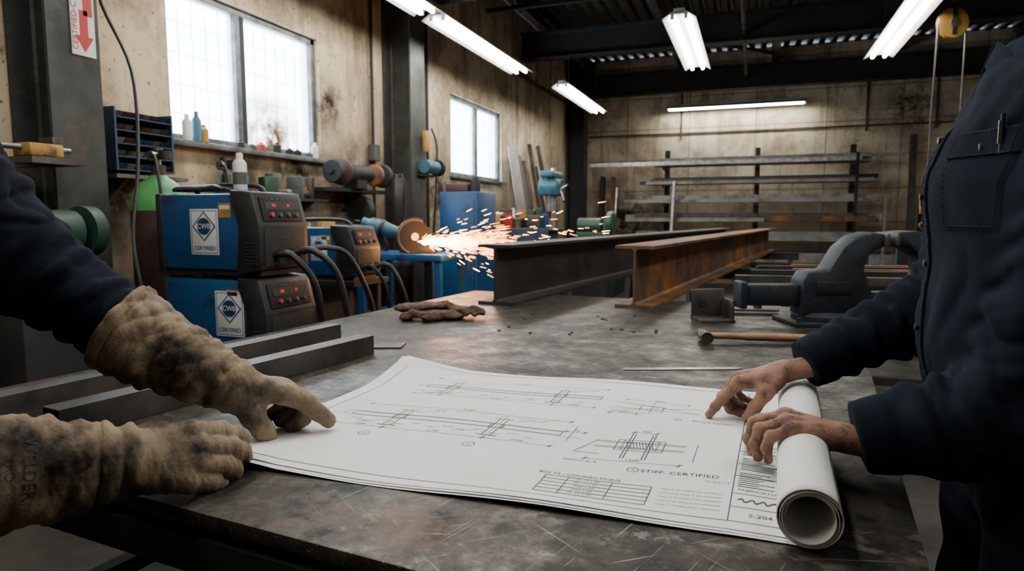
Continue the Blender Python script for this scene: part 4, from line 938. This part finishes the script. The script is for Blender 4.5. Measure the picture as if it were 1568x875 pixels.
b.tube([a+d*.12+V((0,0,-.05)),V((-2.72,4.5,1.10)),V((-2.72,4.5,1.045))],.03,'dark')
b.tube([a-d*.02,a+V((-.08,.0,.0)),a+V((-.14,.05,-.15)),a+V((-.10,.1,-.22))],.009,'rubber')
b.box((-2.42,4.5,1.0605),(.3,.06,.045),'steel',bev=.003);b.done("angle_grinder")
O=V((-2.36,4.36,1.13))
b=B();rs=random.Random(5)
def streak(p,v,L,r,m):
    if (p+v*L).x<-1.2 or p.z>1.19:b.tube([p,p+v*L*.6,p+v*L],[r,r,r*.4],m,4,False)
for i in range(620):
    R=(rs.random()**1.2)*.66;az=rs.gauss(.08,.09);el=rs.gauss(-.01,.085)
    dr=V((math.cos(az)*math.cos(el),math.sin(az)*math.cos(el),math.sin(el)));p=O+dr*(R+.01);v=(dr+V((0,0,-.1*R))).normalized()
    streak(p,v,rs.uniform(.03,.12),rs.uniform(.0007,.0014),'sparkhot' if (R<.40 and rs.random()<.7) else 'spark')
for i in range(300):
    R=(rs.random()**1.5)*1.35+.1;az=rs.gauss(.10,.15);el=rs.gauss(.075,.10)
    if rs.random()<.25:el-=.30;R*=.45
    elif rs.random()<.12:el+=.25;R*=.5
    dr=V((math.cos(az)*math.cos(el),math.sin(az)*math.cos(el),math.sin(el)))
    p=O+dr*R+V((0,0,-.045*R*R));v=(dr+V((0,0,-.15*R+rs.gauss(0,.12)))).normalized()
    if p.z<.88:continue
    streak(p,v,rs.uniform(.012,.060),rs.uniform(.0009,.0018),'spark' if rs.random()<.65 else 'sparkhot')
b.done("grinding_sparks",flat=True)
b=B();b.box((-2.68,6.05,.78),(.40,.5,1.56),'blue',bev=.012);b.box((-2.68,5.795,.78),(.34,.01,1.4),'blue',bev=.003);b.cyl((-2.56,5.78,.8),(-2.56,5.78,1.0),.01,'bright')
b.box((-2.74,6.05,1.60),(.24,.3,.08),'brown',bev=.01);b.lathe([(0,0),(.05,0),(.05,.1),(.02,.15),(0,.15)],'dark',Matrix.Translation((-2.56,5.95,1.56)));b.done("blue_tool_cabinet")
b=B()
CB=[(-3.1,7.2,.5,(.5,.9,1.0),'dark'),(-2.35,6.75,.6,(.45,.5,1.2),'bins'),(-3.2,8.35,.5,(.4,.8,1.0),'grey')]
for (x,y,z,s,m) in CB:b.box((x,y,z),s,m,bev=.015)
for i in range(48):
    cx_,cy_,cz_,s,_m=CB[i%3];x=cx_+rg.uniform(-.4,.4)*s[0];y=cy_+rg.uniform(-.42,.42)*s[1];h=rg.uniform(.1,.45 if i%3!=1 else .22)
    if rg.random()<.5:b.box((x,y,s[2]+h/2),(rg.uniform(.06,.16),rg.uniform(.06,.16),h),rg.choice(['dark','grey','brown','yellow','blue','steel','green']),(0,0,rg.uniform(0,1)),bev=.008)
    else:b.lathe([(0,0),(.05,0),(.05,h*.7),(.025,h*.8),(.025,h),(0,h)],rg.choice(['dark','grey','red','blue','steel','white']),Matrix.Translation((x,y,s[2])),14)
b.done("machine_cabinets")
b=B(Matrix.Translation((-2.62,8.75,0)));b.box((0,0,.04),(.4,.5,.08),'teal',bev=.01);b.cyl((0,.12,.05),(0,.12,2.0),.045,'bright');b.box((0,-.05,1.15),(.34,.34,.035),'steel',bev=.004);b.box((0,.05,1.1),(.12,.2,.1),'teal')
b.prism([(-.16,0),(.2,0),(.22,.12),(.18,.22),(-.16,.22),(-.2,.12)],.26,'teal',frame((0,0,1.62),(0,-1,0),(0,0,1)),bev=.02);b.cyl((0,.2,1.62),(0,.2,1.9),.09,'grey');b.box((0,0,1.90),(.2,.55,.09),'teal',bev=.03)
b.cyl((0,-.1,1.4),(0,-.1,1.64),.03,'bright');b.cyl((0,-.1,1.3),(0,-.1,1.4),.022,'steel',r2=.03);b.cyl((0,-.1,1.17),(0,-.1,1.3),.006,'bright')
for k in range(3):
    a=k*2.09+.4;b.tube([(.14,-.05,1.7),(.2,-.05+.16*math.cos(a),1.7+.16*math.sin(a))],.008,'bright',6,False);b.sph((.2,-.05+.16*math.cos(a),1.7+.16*math.sin(a)),.02,'black')
b.done("drill_press")
b=B(Matrix.Translation((-2.05,8.85,0)));b.box((0,0,.5),(.5,.4,1.0),'dark',bev=.01);b.cyl((-.2,0,1.2),(.12,0,1.2),.11,'green',n=20);b.lathe([(0,0),(.17,0),(.18,.03),(.18,.07),(.16,.09),(0,.09)],'green',frame((.2,0,1.22),(0,1,0),(0,0,1)));b.box((0,0,1.06),(.4,.3,.12),'green',bev=.01);b.done("green_bench_motor")
b=B();b.bar((-3.0,9.25,0),(-3.40,9.30,2.35),.40,.012,'stock');b.bar((-3.0,9.75,0),(-3.5,9.8,2.3),.3,.01,'steel')
for i in range(6):b.bar((-3.1+.03*i,10.0+i*.15,0),(-3.5,10.1+i*.15,rg.uniform(1.8,2.6)),.06,.06,rg.choice(['rust','steel','dark']))
b.done("leaning_steel_plates")
b=B(Matrix.Translation((-2.4,11.0,0)));b.box((0,0,.45),(.6,1.6,.9),'green',bev=.02);b.box((0,-.5,1.1),(.5,.5,.4),'green',bev=.03);b.box((0,.3,.98),(.3,1.0,.14),'steel');b.cyl((0,-.25,1.15),(0,-.1,1.15),.12,'steel');b.box((0,.6,1.1),(.2,.3,.3),'green',bev=.02);b.done("engine_lathe")
# ------------------------------------------------------------------ BACK RACK
rk=empty("cantilever_stock_rack",(0,13.25,0));b=B();ys=13.25
for x in (-1.62,.06,1.68):
    b.box((x,ys+.2,1.32),(.09,.12,2.64),'dark')
    if x>1:b.box((x,ys-.42,1.25),(.05,.05,2.4),'dark')
    b.box((x,ys-.1,.04),(.1,.9,.08),'dark')
    for z in (2.27,1.92,1.57,1.22,.87,.47):b.box((x,ys-.08,z),(.06,.6,.06),'dark')
b.done("rack_frame",rk)
b=B();rr=random.Random(9)
def bars(z,xa,xb,n,ht=.10):
    for i in range(n):
        x0=xa+rr.uniform(0,.5);x1=xb-rr.uniform(0,.6);w=rr.choice([.03,.04,.05,.05]);y=ys-.34+.46*i/n;h=rr.choice([.03,.05,.07,ht,ht*1.2]);m=rr.choice(['steel','stock','stock','dark','stock','beam'])
        if rr.random()<.4:b.box(((x0+x1)/2,y,z+h/2),(x1-x0,w,h),m)
        else:
            b.box(((x0+x1)/2,y,z+.005),(x1-x0,w,.006),m);b.box(((x0+x1)/2,y-w/2,z+h/2),(x1-x0,.006,h),m)
b.box((-.65,ys-.39,2.345),(4.8,.06,.07),'bright');b.box((.35,ys-.38,2.40),(4.1,.06,.05),'stock')
bars(2.30,-1.9,1.95,11,.13);bars(1.95,-2.1,2.1,11,.12);bars(1.60,-2.4,2.2,11,.12);bars(1.25,-2.4,2.2,11,.13);bars(.90,-2.2,2.35,9,.16);bars(.50,-2.3,2.4,8,.18)
b.box((-.05,ys-.41,1.63),(4.1,.04,.06),'stock');b.box((1.15,ys-.42,1.30),(1.7,.07,.10),'rust');b.box((-1.05,ys-.42,1.28),(2.5,.06,.07),'stock');b.box((0,ys-.40,1.98),(3.9,.04,.06),'stock')
b.done("stock_bars",rk)
b=B();b.bar((-1.45,12.55,0),(-1.40,12.72,2.0),.12,.04,'bright');b.bar((-2.55,12.6,0),(-2.50,12.8,1.9),.05,.03,'bright');b.bar((2.1,12.6,0),(2.12,12.75,1.7),.06,.04,'bright');b.done("standing_steel_sections",rk)
b=B();b.bar((-2.95,13.15,0),(-2.95,13.6,2.15),.16,.08,'dark');b.bar((-2.73,13.15,0),(-2.73,13.6,2.15),.14,.06,'rust');b.done("leaning_steel_channels")
b=B();b.bar((2.62,13.1,0),(2.62,13.45,2.78),.10,.10,'steel');b.done("upright_steel_post")
b=B()
for i in range(3):b.box((2.96+.22*i,13.3,.3+.1*(i%2)),(.18,.28,.6+.2*(i%2)),['grey','brown','blue'][i],bev=.01)
b.box((3.2,13.45,1.5),(.8,.3,.04),'dark');b.box((3.2,13.45,1.62),(.5,.2,.2),'grey',bev=.01);b.box((2.95,13.4,1.72),(.12,.1,.4),'yellow',bev=.02)
for x in (2.82,3.58):b.box((x,13.45,.75),(.05,.3,1.5),'dark')
b.done("storage_shelf")
b=B()
for x in (-1.4,1.9,3.0):b.tube([(x,13.67,4.3),(x,13.67,2.9)],.02,'brown',8,False)
b.tube([(-3.3,13.67,3.0),(4.9,13.67,3.0)],.015,'brown',8,False);b.done("back_wall_pipe")
b=B(Matrix.Translation((1.60,6.95,0)))
b.cyl((0,0,3.2),(0,0,4.25),.012,'steel');b.tube([(0,0,3.20),(.03,0,3.16),(0,0,3.12),(-.03,0,3.16),(0,0,3.2)],.008,'steel')
Fp=frame((0,0,3.02),(.94,.34,0),(0,0,1));b.lathe([(0,-.03),(.10,-.03),(.13,-.025),(.10,0),(.13,.025),(.10,.03),(0,.03)],'yellow',Fp,28);b.lathe([(0,-.045),(.04,-.045),(.04,.045),(0,.045)],'steel',Fp,16);b.box((0,.03,.0),(.035,.26,.08),'dark',Mx=Fp)
b.tube([(-.115,-.03,3.02),(-.125,-.03,2.2),(-.12,-.03,1.5)],.008,'steel',6,False);b.tube([(.115,.04,3.02),(.115,.04,2.0),(.08,.04,1.0)],.007,'steel',6,False)
b.box((-.12,-.03,1.42),(.10,.05,.16),'yellow',bev=.015);b.tube([(-.12,-.03,1.34),(-.12,-.03,1.28),(-.16,-.03,1.24),(-.12,-.03,1.19),(-.08,-.03,1.22)],.012,'steel')
b.done("chain_hoist")
# ------------------------------------------------------------------ light, world, camera
l=bpy.data.lights.new("spark_light","POINT");l.energy=4;l.color=(1,.5,.18);l.shadow_soft_size=.08;o=bpy.data.objects.new("spark_light",l);o.location=(-2.05,4.25,1.12);bpy.context.collection.objects.link(o)
w=bpy.data.worlds.new("sky");bpy.context.scene.world=w;w.use_nodes=True;bg=w.node_tree.nodes["Background"];bg.inputs[0].default_value=(.76,.89,1,1);bg.inputs[1].default_value=26.0
cd=bpy.data.cameras.new("camera");cd.sensor_width=36;cd.lens=22.96;cd.clip_start=.02;cd.dof.use_dof=True;cd.dof.focus_distance=1.35;cd.dof.aperture_fstop=5.6
co=bpy.data.objects.new("camera",cd);co.location=(0,0,1.30);co.rotation_euler=(math.pi/2-math.atan(.1025),0,math.radians(20.1));bpy.context.collection.objects.link(co);bpy.context.scene.camera=co
